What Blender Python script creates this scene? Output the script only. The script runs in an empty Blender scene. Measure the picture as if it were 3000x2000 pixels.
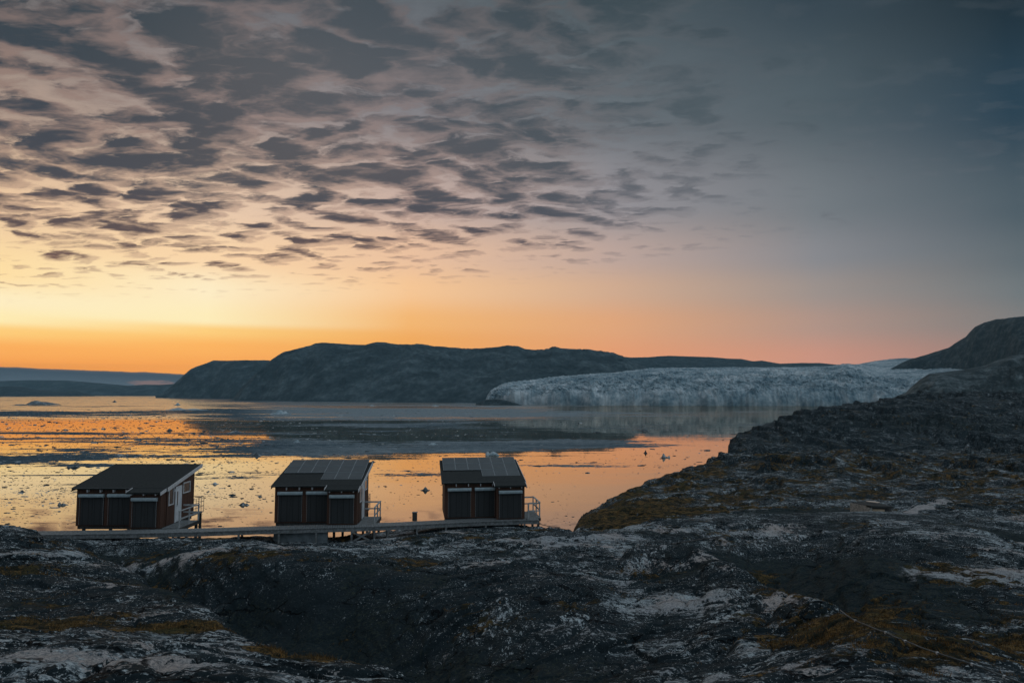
import bpy, bmesh, math, random
import numpy as np
from mathutils import Vector, Matrix
SC = bpy.context.scene
COL = SC.collection
R = math.radians

# ------------------------------------------------------------------ camera
PITCH = math.atan(148/2000.0)          # horizon lies at row 1148 of the 2000-row picture
SP, CP = math.sin(PITCH), math.cos(PITCH)
WATER = -80.0                           # the fjord lies 80 m below the viewpoint
cam_d = bpy.data.cameras.new('camera'); cam_d.lens = 24; cam_d.sensor_width = 36
cam_d.clip_start = 0.3; cam_d.clip_end = 100000
cam = bpy.data.objects.new('camera', cam_d); COL.objects.link(cam)
cam.location = (0, 0, 0); cam.rotation_euler = (R(90)+PITCH, 0, 0)
SC.camera = cam

def elev_slope(py):                     # z / y for a picture row
    v = (1000-py)/2000.0
    return (SP+v*CP)/(CP-v*SP)
def side_slope(px, py):                 # x / y for a picture point
    v = (1000-py)/2000.0
    return (px-1500)/2000.0/(CP-v*SP)
def at(px, py, Y):
    return Vector((side_slope(px, py)*Y, Y, elev_slope(py)*Y))
def on_water(px, py):
    Y = WATER/elev_slope(py)
    return Vector((side_slope(px, py)*Y, Y, WATER))
def lin(*c):
    if len(c) == 1: c = c[0]
    return tuple(((v/255)/12.92 if v/255 <= 0.04045 else ((v/255+0.055)/1.055)**2.4) for v in c)+(1.0,)

# ------------------------------------------------------------------ node helpers
class NT:
    def __init__(s, tree): s.t = tree; s.n = tree.nodes; s.l = tree.links
    def new(s, kind, **kw):
        n = s.n.new(kind)
        for k, v in kw.items():
            setattr(n, k, v)
        return n
    def put(s, sock, v):
        if v is None: return
        if isinstance(v, bpy.types.NodeSocket): s.l.new(v, sock)
        elif isinstance(v, bpy.types.Node): s.l.new(v.outputs[0], sock)
        else: sock.default_value = v
    def math(s, op, a, b=None, c=None, clamp=False):
        n = s.new('ShaderNodeMath', operation=op, use_clamp=clamp)
        s.put(n.inputs[0], a); s.put(n.inputs[1], b); s.put(n.inputs[2], c)
        return n.outputs[0]
    def vmath(s, op, a, b=None, scale=None):
        n = s.new('ShaderNodeVectorMath', operation=op)
        s.put(n.inputs[0], a); s.put(n.inputs[1], b)
        if scale is not None: s.put(n.inputs['Scale'], scale)
        return n.outputs[0]
    def mr(s, v, a, b, c=0.0, d=1.0, interp='SMOOTHSTEP'):
        n = s.new('ShaderNodeMapRange', interpolation_type=interp)
        n.clamp = True
        s.put(n.inputs[0], v)
        for i, q in enumerate((a, b, c, d)): s.put(n.inputs[1+i], q)
        return n.outputs[0]
    def mix(s, f, a, b, mode='MIX'):
        n = s.new('ShaderNodeMix', data_type='RGBA', blend_type=mode)
        s.put(n.inputs[0], f); s.put(n.inputs[6], a); s.put(n.inputs[7], b)
        return n.outputs[2]
    def noise(s, vec, scale, detail=4, rough=0.5, dist=0.0, out='Fac', lac=2.0):
        n = s.new('ShaderNodeTexNoise')
        s.put(n.inputs['Vector'], vec); n.inputs['Scale'].default_value = scale
        n.inputs['Detail'].default_value = detail; n.inputs['Roughness'].default_value = rough
        n.inputs['Distortion'].default_value = dist; n.inputs['Lacunarity'].default_value = lac
        return n.outputs[out]
    def voro(s, vec, scale, feature='F1', smooth=0.5, out='Distance', rand=1.0):
        n = s.new('ShaderNodeTexVoronoi', feature=feature)
        s.put(n.inputs['Vector'], vec); n.inputs['Scale'].default_value = scale
        n.inputs['Randomness'].default_value = rand
        if feature == 'SMOOTH_F1': n.inputs['Smoothness'].default_value = smooth
        return n.outputs[out]
    def map(s, vec, loc=(0, 0, 0), rot=(0, 0, 0), sc=(1, 1, 1)):
        n = s.new('ShaderNodeMapping')
        s.put(n.inputs[0], vec)
        n.inputs[1].default_value = loc; n.inputs[2].default_value = rot; n.inputs[3].default_value = sc
        return n.outputs[0]
    def ramp(s, f, stops, interp='LINEAR'):
        n = s.new('ShaderNodeValToRGB'); cr = n.color_ramp; cr.interpolation = interp
        while len(cr.elements) < len(stops): cr.elements.new(1.0)
        for e, (p, c) in zip(cr.elements, stops): e.position = p; e.color = c
        s.put(n.inputs[0], f)
        return n.outputs[0]
    def xyz(s, v):
        n = s.new('ShaderNodeSeparateXYZ'); s.put(n.inputs[0], v); return n.outputs
    def cxyz(s, x, y, z):
        n = s.new('ShaderNodeCombineXYZ')
        for i, q in enumerate((x, y, z)): s.put(n.inputs[i], q)
        return n.outputs[0]

# ------------------------------------------------------------------ dusk sky
SUN_AZ, SUN_EL = R(-45), R(2.5)         # the glow stands left of the middle
world = bpy.data.worlds.new('World'); SC.world = world; world.use_nodes = True
w = NT(world.node_tree); w.n.clear()
tc = w.new('ShaderNodeTexCoord')
D = w.vmath('NORMALIZE', tc.outputs['Generated'])
dx, dy, dz = w.xyz(D)
az = w.math('ARCTAN2', dx, dy)          # 0 ahead, negative to the left
el = w.math('ARCSINE', dz)
E0, E1 = R(-2), R(38)
ef = w.mr(el, E0, E1, interp='LINEAR')
OVER = (0.50, 0.60, 0.68, 1)          # unseen sky overhead and behind, brightened as fill light on the land
def px_az(px): return math.atan((px-1500)/2000.0/CP)
def el_of(px, py):
    a, b = side_slope(px, py), elev_slope(py)
    return math.atan(b/math.sqrt(1+a*a))
SKY = {  # clear sky between the clouds, by picture column: row -> sRGB
 0:    [(-60,(120,116,116)),(300,(172,150,136)),(600,(236,200,162)),(800,(254,222,164)),(880,(254,236,192)),(935,(254,234,176)),(968,(254,204,118)),(1020,(251,172,84)),(1080,(243,154,66)),(1148,(238,146,66))],
 600:  [(-60,(114,114,118)),(300,(164,148,142)),(600,(234,202,172)),(750,(250,214,170)),(850,(254,236,196)),(938,(254,236,184)),(966,(254,206,122)),(1015,(252,178,90)),(1080,(244,160,74)),(1148,(240,154,72))],
 1200: [(-60,(98,104,110)),(300,(132,130,134)),(600,(200,174,162)),(750,(234,192,158)),(850,(246,198,148)),(940,(243,182,112)),(1000,(240,169,90)),(1080,(238,156,80)),(1148,(234,152,78))],
 1800: [(-60,(80,92,98)),(300,(102,110,116)),(600,(148,144,148)),(750,(188,164,154)),(850,(208,170,142)),(950,(222,164,120)),(1050,(226,154,108)),(1148,(222,146,102))],
 2400: [(-60,(54,68,78)),(300,(82,94,101)),(600,(116,122,127)),(750,(136,136,140)),(850,(156,144,138)),(950,(176,146,132)),(1050,(200,144,122)),(1148,(202,142,116))],
 3000: [(-60,(34,48,57)),(300,(46,66,80)),(600,(80,93,101)),(750,(98,107,112)),(850,(112,118,120)),(930,(124,122,120)),(1050,(150,124,116)),(1148,(152,122,114))],
}
def sky_col(stops, px):
    out = []
    for py, c in sorted(stops, key=lambda q: -q[0]):
        out.append(((el_of(px, py)-E0)/(E1-E0), lin(c)))
    out = [(p, c) for p, c in out if 0 <= p < 0.985]
    out.append((1.0, OVER))
    return out
cols = sorted(SKY)
cur = w.ramp(ef, sky_col(SKY[cols[0]], cols[0]), 'EASE')
for a, b in zip(cols[:-1], cols[1:]):
    nxt = w.ramp(ef, sky_col(SKY[b], b), 'EASE')
    cur = w.mix(w.mr(az, px_az(a), px_az(b), interp='LINEAR'), cur, nxt)
back = w.ramp(ef, [(0.0, (0.13, 0.18, 0.21, 1)), (0.25, (0.17, 0.24, 0.28, 1)), (1.0, OVER)])
side = w.ramp(ef, [(0.0, (0.34, 0.30, 0.28, 1)), (0.25, (0.36, 0.37, 0.38, 1)), (1.0, OVER)])  # unseen side sky, warmed and brightened to light the cabin walls
absaz = w.math('ABSOLUTE', w.math('SUBTRACT', az, R(-6)))
cur = w.mix(w.mr(absaz, R(46), R(72)), cur, side)
cur = w.mix(w.mr(absaz, R(95), R(140)), cur, back)
# altocumulus sheet: one flat layer seen in perspective
zc = w.math('ADD', w.math('MAXIMUM', dz, 0.0), 0.105)
P = w.cxyz(w.math('DIVIDE', dx, zc), w.math('DIVIDE', dy, zc), 0.0)
Pm = w.map(P, (3.1, 1.7, 0), (0, 0, R(14)), (1.80, 3.05, 1))
wob = w.noise(Pm, 1.7, 4, 0.55, out='Color')
Pw = w.vmath('ADD', Pm, w.vmath('SCALE', w.vmath('SUBTRACT', wob, (0.5, 0.5, 0.5)), scale=0.55))
def density(vec, det):
    n1 = w.noise(vec, 2.8, det, 0.70, 0.0)
    vo = w.voro(vec, 4.2, 'F1')
    n2 = w.noise(vec, 0.9, 2, 0.5)
    s = w.math('ADD', w.math('MULTIPLY', n1, 1.00), w.math('MULTIPLY', n2, 0.34))
    return w.math('SUBTRACT', s, w.math('MULTIPLY', vo, 0.56))
den = density(Pw, 9)
den2 = density(w.vmath('ADD', Pw, (0.02, 0.12, 0)), 4)     # a step away from the viewer: the shaded upper body
# cover: full at upper left, breaking up low down and to the right
edge_el = w.mr(az, R(-36), R(36), R(6.6), R(12.5), 'LINEAR')
up = w.math('SUBTRACT', el, edge_el)
low = w.mr(up, R(-0.5), R(6.5), interp='LINEAR')
right = w.mr(w.math('ADD', az, w.math('MULTIPLY', el, 0.05)), R(2), R(25))
cover = w.math('MULTIPLY', low, w.math('SUBTRACT', 1.0, w.math('MULTIPLY', right, 0.62)))
thr = w.mr(cover, 0.0, 1.0, 0.52, 0.21, 'LINEAR')
dd = w.math('SUBTRACT', den, thr)
amt = w.mr(dd, -0.05, 0.125)
veil = w.math('MULTIPLY', w.mr(dd, -0.22, 0.08), w.mr(up, R(3), R(14)))
shade = w.math('SUBTRACT', w.math('ADD', w.math('MULTIPLY', den, 0.30), w.math('MULTIPLY', den2, 0.70)), thr)
amt2 = w.mr(shade, -0.02, 0.30)
amt = w.math('MULTIPLY', amt, w.mr(up, R(-1.0), R(1.6)))
fade_r = w.mr(az, R(4), R(27), 1.0, 0.30, 'LINEAR')
amt = w.math('MULTIPLY', amt, fade_r)
veil = w.math('MULTIPLY', veil, fade_r)
cl_dark = w.ramp(w.mr(el, R(6), R(32), interp='LINEAR'), [(0.0, lin(150, 100, 80)), (0.16, lin(92, 74, 74)), (0.36, lin(66, 70, 79)), (0.75, lin(56, 67, 75)), (1.0, lin(54, 65, 73))])
cl_r = w.ramp(w.mr(el, R(6), R(32), interp='LINEAR'), [(0.0, lin(120, 100, 104)), (0.3, lin(86, 90, 98)), (0.6, lin(62, 75, 82)), (1.0, lin(44, 58, 66))])
cl_dark = w.mix(w.mr(az, R(-12), R(20)), cl_dark, cl_r)
mid = w.mix(0.55, cur, cl_dark)
cur = w.mix(w.math('MULTIPLY', veil, 0.30), cur, mid)
lit = w.mix(0.40, cur, w.mix(w.mr(az, R(-15), R(22)), lin(168, 132, 118), lin(112, 116, 122)))
lit = w.mix(w.mr(el, R(10), R(30), 0.05, 0.30, 'LINEAR'), lit, cl_dark)
cl = w.mix(amt2, lit, cl_dark)
soft = w.math('MULTIPLY', w.mr(el, R(13), R(27)), w.mr(az, R(-38), R(-14)))
cur = w.mix(w.math('MULTIPLY', amt, w.math('SUBTRACT', 0.97, w.math('MULTIPLY', soft, 0.30))), cur, cl)
# low bank of fog far out over the fjord mouth
bank_top = w.mr(az, px_az(0), px_az(560), el_of(0, 1072)-0.0, el_of(560, 1094), 'LINEAR')
bn = w.noise(w.cxyz(w.math('MULTIPLY', az, 30.0), w.math('MULTIPLY', el, 60.0), 0.0), 1.0, 4, 0.5)
bt = w.math('ADD', bank_top, w.math('MULTIPLY', w.math('SUBTRACT', bn, 0.5), 0.0030))
bm_ = w.mr(w.math('SUBTRACT', bt, el), 0.0, 0.0016)
bm_ = w.math('MULTIPLY', bm_, w.mr(az, px_az(900), px_az(700)))
bcol = w.ramp(w.mr(w.math('SUBTRACT', bt, el), 0.0, 0.035, interp='LINEAR'), [(0.0, lin(96, 92, 92)), (0.12, lin(72, 80, 88)), (0.5, lin(84, 94, 102)), (1.0, lin(96, 102, 108))])
cur = w.mix(bm_, cur, bcol)
px_, py_ = px_az(450), el_of(450, 1122)
q = w.math('ADD', w.math('POWER', w.math('DIVIDE', w.math('SUBTRACT', az, px_), 0.028), 2.0), w.math('POWER', w.math('DIVIDE', w.math('SUBTRACT', el, py_), 0.0040), 2.0))
q = w.math('ADD', q, w.math('MULTIPLY', w.math('SUBTRACT', w.noise(w.cxyz(w.math('MULTIPLY', az, 90.0), w.math('MULTIPLY', el, 260.0), 0.0), 1.0, 5, 0.6), 0.5), 2.6))
cur = w.mix(w.math('MULTIPLY', w.mr(q, 1.3, 0.0), 0.7), cur, lin(140, 112, 104))
# the air inside the haze box dims the sky beyond it: the clear sky outside is that much brighter
HAZE_D = 3.0e-5
AIR = (0.060, 0.060, 0.055, 1)
Lp = w.math('MINIMUM', w.math('DIVIDE', 760.0, w.math('MAXIMUM', dz, 0.002)), 20500.0)
Tn = w.math('POWER', 2.718281828, w.math('MULTIPLY', Lp, -HAZE_D))
Ti = w.math('SUBTRACT', 1.0, Tn)
cur = w.vmath('SUBTRACT', cur, w.vmath('SCALE', AIR[:3], scale=Ti))
cur = w.vmath('MAXIMUM', w.vmath('SCALE', cur, scale=w.math('DIVIDE', 1.0, Tn)), (0.0, 0.0, 0.0))
# fade under the horizon
cur = w.mix(w.mr(el, R(-2.0), R(-0.6)), (0.02, 0.025, 0.03, 1), cur)
nish = w.new('ShaderNodeTexSky', sky_type='NISHITA')
nish.sun_disc = False; nish.sun_elevation = SUN_EL; nish.sun_rotation = SUN_AZ
nish.altitude = 100; nish.air_density = 1.0; nish.dust_density = 1.5
bg1 = w.new('ShaderNodeBackground'); w.put(bg1.inputs[0], cur); bg1.inputs[1].default_value = 1.0
SKY_BG = bg1
outw = w.new('ShaderNodeOutputWorld')
w.l.new(bg1.outputs[0], outw.inputs[0])

sun_d = bpy.data.lights.new('sun', 'SUN'); sun_d.energy = 0.12; sun_d.angle = R(2)
sun_d.color = (1.0, 0.66, 0.42)
sun = bpy.data.objects.new('sun', sun_d); COL.objects.link(sun)
sun.rotation_euler = Vector((math.sin(SUN_AZ)*math.cos(SUN_EL), math.cos(SUN_AZ)*math.cos(SUN_EL), math.sin(SUN_EL))).to_track_quat('Z', 'Y').to_euler()

SC.view_settings.view_transform = 'Standard'; SC.view_settings.look = 'None'
SC.view_settings.exposure = 0; SC.view_settings.gamma = 1
SC.cycles.use_denoising = True
SC.cycles.max_bounces = 6; SC.cycles.volume_bounces = 0
# ------------------------------------------------------------------ numpy noise
def _hash(ix, iy, seed):
    h = (ix.astype(np.int64)*374761393 + iy.astype(np.int64)*668265263 + seed*1442695041) & 0xffffffff
    h = ((h ^ (h >> 13))*1274126177) & 0xffffffff
    return ((h ^ (h >> 16)) & 0xffffff)/float(0xffffff)
def perlin(x, y, seed=0):
    x0 = np.floor(x); y0 = np.floor(y); fx = x-x0; fy = y-y0
    u = fx*fx*fx*(fx*(fx*6-15)+10); v = fy*fy*fy*(fy*(fy*6-15)+10)
    def g(ix, iy, dx_, dy_):
        a = _hash(ix, iy, seed)*2*math.pi
        return np.cos(a)*dx_+np.sin(a)*dy_
    n00 = g(x0, y0, fx, fy); n10 = g(x0+1, y0, fx-1, fy)
    n01 = g(x0, y0+1, fx, fy-1); n11 = g(x0+1, y0+1, fx-1, fy-1)
    return ((n00*(1-u)+n10*u)*(1-v)+(n01*(1-u)+n11*u)*v)*1.5
def fbm(x, y, oct=5, rough=0.5, seed=0, lac=2.03):
    s = 0; a = 1.0; t = 0
    for o in range(oct):
        s = s+a*perlin(x, y, seed+o*17); t += a; a *= rough
        x, y = x*lac*0.8-y*lac*0.6+3.7, x*lac*0.6+y*lac*0.8+1.3
    return s/t
def ridged(x, y, oct=4, rough=0.5, seed=0):
    s = 0; a = 1.0; t = 0
    for o in range(oct):
        s = s+a*(1-np.abs(perlin(x, y, seed+o*31))*1.6); t += a; a *= rough
        x, y = x*1.6-y*1.2+5.1, x*1.2+y*1.6+2.2
    return s/t
def facets(x, y, seed=0, tilt=1.0):
    """broken-rock relief: each cell is a tilted plane at a height of its own; returns height and edge distance"""
    ix = np.floor(x); iy = np.floor(y)
    best = np.full(x.shape, 1e9); sec = np.full(x.shape, 1e9); h = np.zeros(x.shape)
    for ox in (-1, 0, 1):
        for oy in (-1, 0, 1):
            cx_ = ix+ox; cy_ = iy+oy
            fx = cx_+_hash(cx_, cy_, seed); fy = cy_+_hash(cx_, cy_, seed+1)
            d = np.hypot(x-fx, y-fy)
            a = (_hash(cx_, cy_, seed+2)-0.5); b = (_hash(cx_, cy_, seed+3)-0.5); c = _hash(cx_, cy_, seed+4)-0.5
            hh = c+tilt*(a*(x-fx)+b*(y-fy))*1.6
            near = d < best
            sec = np.where(near, best, np.minimum(sec, d))
            h = np.where(near, hh, h); best = np.where(near, d, best)
    return h, sec-best
def sstep(x, a, b):
    t = np.clip((x-a)/(b-a), 0, 1)
    return t*t*(3-2*t)
def pchip(xk, yk, x):
    xk = np.asarray(xk, float); yk = np.asarray(yk, float); x = np.asarray(x, float)
    h = np.diff(xk); d = np.diff(yk)/h
    m = np.zeros(len(xk))
    for i in range(1, len(xk)-1):
        if d[i-1]*d[i] > 0:
            w1 = 2*h[i]+h[i-1]; w2 = h[i]+2*h[i-1]
            m[i] = (w1+w2)/(w1/d[i-1]+w2/d[i])
    m[0] = d[0]; m[-1] = d[-1]
    i = np.clip(np.searchsorted(xk, x)-1, 0, len(xk)-2)
    t = (x-xk[i])/h[i]; t = np.clip(t, 0, 1)
    return ((1+2*t)*(1-t)**2*yk[i]+t*(1-t)**2*h[i]*m[i]+t*t*(3-2*t)*yk[i+1]+t*t*(t-1)*h[i]*m[i+1])

# ------------------------------------------------------------------ object helpers
def tag(o, label=None, cat=None, group=None, kind=None):
    if label: o['label'] = label
    if cat: o['category'] = cat
    if group: o['group'] = group
    if kind: o['kind'] = kind
    return o
def from_arrays(name, verts, faces, material, smooth=True, parent=None):
    me = bpy.data.meshes.new(name)
    verts = np.asarray(verts, np.float32); faces = np.asarray(faces, np.int32)
    me.vertices.add(len(verts)); me.vertices.foreach_set('co', verts.ravel())
    k = faces.shape[1]
    me.loops.add(faces.size); me.loops.foreach_set('vertex_index', faces.ravel())
    me.polygons.add(len(faces)); me.polygons.foreach_set('loop_start', np.arange(0, faces.size, k, dtype=np.int32))
    me.update(calc_edges=True)
    me.polygons.foreach_set('use_smooth', np.full(len(faces), smooth))
    me.materials.append(material)
    o = bpy.data.objects.new(name, me); COL.objects.link(o)
    if parent: o.parent = parent
    return o
def grid_faces(nr, nc, closed=False):
    i = np.arange(nr-1)[:, None]; j = np.arange(nc if closed else nc-1)[None, :]
    j2 = (j+1) % nc
    a = i*nc+j; b = i*nc+j2; c = (i+1)*nc+j2; d = (i+1)*nc+j
    return np.stack([a, b, c, d], -1).reshape(-1, 4)
def attr(o, name, vals):
    a = o.data.attributes.new(name, 'FLOAT', 'POINT')
    a.data.foreach_set('value', np.asarray(vals, np.float32).ravel())

def new_mat(name):
    m = bpy.data.materials.new(name); m.use_nodes = True
    t = NT(m.node_tree); t.n.clear()
    o = t.new('ShaderNodeOutputMaterial')
    b = t.new('ShaderNodeBsdfPrincipled')
    t.l.new(b.outputs[0], o.inputs[0])
    return m, t, b, o
def geo(t): return t.new('ShaderNodeNewGeometry').outputs['Position']
def aval(t, name):
    n = t.new('ShaderNodeAttribute'); n.attribute_name = name; return n.outputs['Fac']

# ------------------------------------------------------------------ rock material of the near ground
def rock_material():
    m, t, b, o = new_mat('gneiss_with_lichen')
    p = geo(t)
    ps = t.map(p, rot=(0, 0, R(18)), sc=(0.75, 1.0, 1.3))      # slight grain along the strata
    wv = t.noise(p, 0.9, 3, 0.5, out='Color')
    pw = t.vmath('ADD', ps, t.vmath('SCALE', t.vmath('SUBTRACT', wv, (0.5, 0.5, 0.5)), scale=0.7))
    big = t.noise(pw, 0.33, 5, 0.62)
    med = t.noise(pw, 1.6, 8, 0.70, 0.3)
    fine = t.noise(p, 9.0, 6, 0.72)
    speck = t.noise(p, 26.0, 3, 0.7)
    lt = aval(t, 'light')
    base = t.ramp(t.math('ADD', t.math('MULTIPLY', med, 0.6), t.math('MULTIPLY', fine, 0.4)), [(0.38, (0.020, 0.031, 0.037, 1)), (0.51, (0.028, 0.041, 0.048, 1)), (0.62, (0.095, 0.12, 0.135, 1))])
    # grey lichen flecks drawn out along the grain, dense on some faces and thin on others
    pf = t.map(pw, rot=(0, 0, R(-10)), sc=(0.55, 1.25, 1.25))
    dens = t.math('ADD', t.math('MULTIPLY', t.math('SUBTRACT', t.noise(pw, 0.55, 5, 0.6), 0.5), 0.55), t.math('SUBTRACT', t.math('MULTIPLY', t.math('SUBTRACT', lt, 0.45), 0.16), t.math('MULTIPLY', aval(t, 'fall'), 0.035)))  # fewer flecks on faces toward the viewer, painting them shaded
    pd = t.map(p, rot=(0, 0, R(-12)), sc=(1.35, 0.42, 0.8))      # on faces the crusts run down the fall line
    fall = aval(t, 'fall')
    def both(sa, sb, det, rg, di=0.0):
        a_ = t.noise(pf, sa, det, rg, di); b2_ = t.noise(pd, sb, det, rg, di)
        return t.math('ADD', a_, t.math('MULTIPLY', t.math('SUBTRACT', b2_, a_), fall))
    f1 = t.math('ADD', both(3.4, 3.0, 7, 0.72, 0.2), dens)
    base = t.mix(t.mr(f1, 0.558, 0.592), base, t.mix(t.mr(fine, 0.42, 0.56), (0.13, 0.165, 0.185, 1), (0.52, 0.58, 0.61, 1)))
    f3 = t.math('ADD', t.noise(t.map(pw, rot=(0, 0, R(14)), sc=(0.5, 1.2, 1.2)), 0.42, 7, 0.66, 0.4), t.math('MULTIPLY', dens, 0.5))
    base = t.mix(t.math('MULTIPLY', aval(t, 'far'), 0.85), base, t.mix(t.mr(f3, 0.540, 0.585), (0.020, 0.031, 0.036, 1), t.mix(t.mr(med, 0.40, 0.60), (0.12, 0.15, 0.165, 1), (0.46, 0.52, 0.55, 1))))
    # black lichen, also painting the shade of the gullies
    lich_shade = t.math('ADD', t.math('MULTIPLY', big, 0.45), t.math('ADD', t.math('MULTIPLY', fine, 0.35), t.math('MULTIPLY', t.noise(pw, 3.2, 5, 0.65), 0.20)))
    lich_shade = t.math('ADD', lich_shade, t.math('MULTIPLY', t.math('SUBTRACT', aval(t, 'dark'), 0.5), 0.20))
    base = t.mix(t.math('MULTIPLY', t.mr(lich_shade, 0.480, 0.525), 0.96), base, (0.024, 0.037, 0.044, 1))
    # bright crusts of lichen, from a few centimetres to a hand across, also on the black faces
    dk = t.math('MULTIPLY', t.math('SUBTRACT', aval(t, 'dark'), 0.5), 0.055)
    m2 = t.math('MULTIPLY', t.math('SUBTRACT', t.noise(p, 0.8, 4, 0.6), 0.5), 0.40)
    f2 = t.math('SUBTRACT', t.math('ADD', both(6.0, 5.5, 7, 0.74), t.math('ADD', t.math('MULTIPLY', dens, 0.35), m2)), dk)
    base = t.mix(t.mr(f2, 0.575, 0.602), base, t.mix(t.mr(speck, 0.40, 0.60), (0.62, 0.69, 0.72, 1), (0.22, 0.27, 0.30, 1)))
    f4 = t.math('SUBTRACT', t.math('ADD', t.noise(p, 16.0, 4, 0.7), t.math('MULTIPLY', m2, 0.5)), dk)
    base = t.mix(t.math('MULTIPLY', t.mr(f4, 0.60, 0.63), 0.9), base, (0.66, 0.71, 0.73, 1))
    # bare pale rock, with painted lit tops of the humps
    pale = t.math('ADD', t.math('MULTIPLY', both(1.0, 0.85, 8, 0.68, 0.5), 0.62), t.math('MULTIPLY', fine, 0.38))
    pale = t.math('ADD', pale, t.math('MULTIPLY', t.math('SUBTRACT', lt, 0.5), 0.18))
    palec = t.mix(t.mr(t.noise(p, 0.25, 2), 0.42, 0.58), (0.50, 0.53, 0.56, 1), (0.60, 0.53, 0.50, 1))
    palec = t.mix(t.math('MULTIPLY', t.mr(speck, 0.38, 0.60), 0.75), palec, (0.17, 0.19, 0.20, 1))
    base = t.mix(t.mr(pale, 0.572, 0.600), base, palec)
    ck = t.voro(t.vmath('ADD', t.map(pw, rot=(0, 0, R(20)), sc=(0.42, 0.95, 0.95)), t.vmath('SCALE', t.noise(p, 2.4, 4, 0.6, out='Color'), scale=0.35)), 1.0, 'DISTANCE_TO_EDGE')
    ckm = t.math('MULTIPLY', t.mr(ck, 0.030, 0.006), t.mr(t.noise(p, 0.5, 2), 0.42, 0.55))
    base = t.mix(t.math('MULTIPLY', ckm, 0.9), base, (0.008, 0.010, 0.012, 1))
    # shade of gullies and hollows put into the colour, near black
    pe = t.math('ADD', aval(t, 'hollow_shade'), t.math('MULTIPLY', t.math('SUBTRACT', t.math('ADD', t.math('MULTIPLY', med, 0.6), t.math('MULTIPLY', fine, 0.4)), 0.5), 1.6))
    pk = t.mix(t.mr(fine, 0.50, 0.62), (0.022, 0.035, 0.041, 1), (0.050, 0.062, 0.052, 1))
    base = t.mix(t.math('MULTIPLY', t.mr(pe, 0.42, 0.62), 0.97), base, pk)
    # moss and dry grass in the hollows
    mo = t.math('ADD', aval(t, 'moss'), t.math('MULTIPLY', t.math('SUBTRACT', t.math('ADD', t.math('MULTIPLY', t.noise(p, 2.2, 6, 0.68), 0.55), t.math('MULTIPLY', t.noise(pw, 0.5, 6, 0.7), 0.45)), 0.5), 2.3))
    mf = t.mr(mo, 0.46, 0.60)
    mc = t.mix(t.mr(t.noise(p, 1.6, 6, 0.75), 0.44, 0.60), (0.026, 0.030, 0.022, 1), (0.25, 0.155, 0.058, 1))
    mc = t.mix(t.mr(t.noise(p, 0.6, 3, 0.6), 0.5, 0.7), mc, (0.095, 0.082, 0.035, 1))
    mc = t.mix(t.mr(t.noise(p, 17, 3, 0.7), 0.46, 0.62), mc, (0.022, 0.027, 0.022, 1))
    base = t.mix(mf, base, mc)
    t.put(b.inputs['Base Color'], base)
    b.inputs['Roughness'].default_value = 0.85
    b.inputs['Specular IOR Level'].default_value = 0.06
    bu = t.new('ShaderNodeBump'); bu.inputs['Strength'].default_value = 1.0; bu.inputs['Distance'].default_value = 0.16
    hh = t.math('ADD', t.math('MULTIPLY', med, 1.0), t.math('SUBTRACT', t.math('MULTIPLY', fine, 0.6), t.math('MULTIPLY', ckm, 0.5)))
    hh = t.math('ADD', hh, t.math('MULTIPLY', t.math('MULTIPLY', mf, t.noise(p, 14, 3, 0.7)), 0.9))
    t.put(bu.inputs['Height'], hh)
    t.l.new(bu.outputs[0], b.inputs['Normal'])
    return m
M_ROCK = rock_material()

# ------------------------------------------------------------------ near ground: profiles by bearing
# each column: (distance, picture row it should meet) for the same sequence of landforms
KN = ['near', 'mid', 'mound', 'gully', 'foot', 'shoulder', 'dip', 'low', 'ridge', 'back', 'f1', 'crest', 'notch', 'f2', 'crest2', 'drop', 'shore']
def tail_water(y8=44):   # behind the cabins the ground falls away to the fjord
    return [(62, 1720), (80, 1790), (110, 1830), (150, 1880), (210, 1930), (290, 1830), (430, 1600)]
T = {}
def colm(px, *k): T[px] = list(k)
colm(-1300, (6, 2100), (14, 1800), (32, 1540), (33.5, 1556), (35, 1560), (36, 1562), (37, 1564), (38, 1566), (39.5, 1568), (47, 1600), *tail_water())
colm(-300, (8, 2060), (15, 1800), (32.5, 1542), (34.2, 1560), (35.5, 1566), (36.5, 1568), (37.5, 1570), (38.5, 1572), (40, 1572), (47, 1600), *tail_water())
colm(0,   (8.5, 2030), (17, 1790), (33, 1545), (34.6, 1566), (35.8, 1573), (36.8, 1575), (37.6, 1577), (38.5, 1578), (40, 1576), (46, 1590), *tail_water())
colm(150, (8.5, 2030), (17, 1800), (32, 1570), (33.6, 1600), (35, 1603), (36.4, 1596), (37.4, 1590), (38.3, 1585), (40, 1580), (46, 1590), *tail_water())
colm(300, (8.5, 2030), (16, 1820), (29, 1632), (31, 1690), (33.4, 1665), (35.4, 1617), (36.8, 1602), (38, 1592), (40, 1580), (46, 1590), *tail_water())
colm(450, (8.5, 2030), (14.5, 1860), (23, 1708), (26, 1830), (30.5, 1735), (34, 1628), (35.8, 1608), (37.6, 1592), (40, 1580), (46, 1588), *tail_water())
colm(600, (8.2, 2040), (13, 1900), (18, 1785), (21.5, 1960), (27.5, 1800), (31.8, 1632), (34.2, 1606), (37, 1590), (40.5, 1576), (46, 1586), *tail_water())
colm(750, (8, 2050), (11.5, 1950), (14.5, 1882), (19, 2080), (25.5, 1870), (29.5, 1640), (32.5, 1605), (36, 1592), (41, 1572), (46, 1582), *tail_water())
colm(900, (8, 2060), (10.5, 1992), (12.5, 1940), (18, 2150), (24, 1880), (28.5, 1645), (31.5, 1608), (35.5, 1592), (41.5, 1572), (46, 1578), *tail_water())
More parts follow.
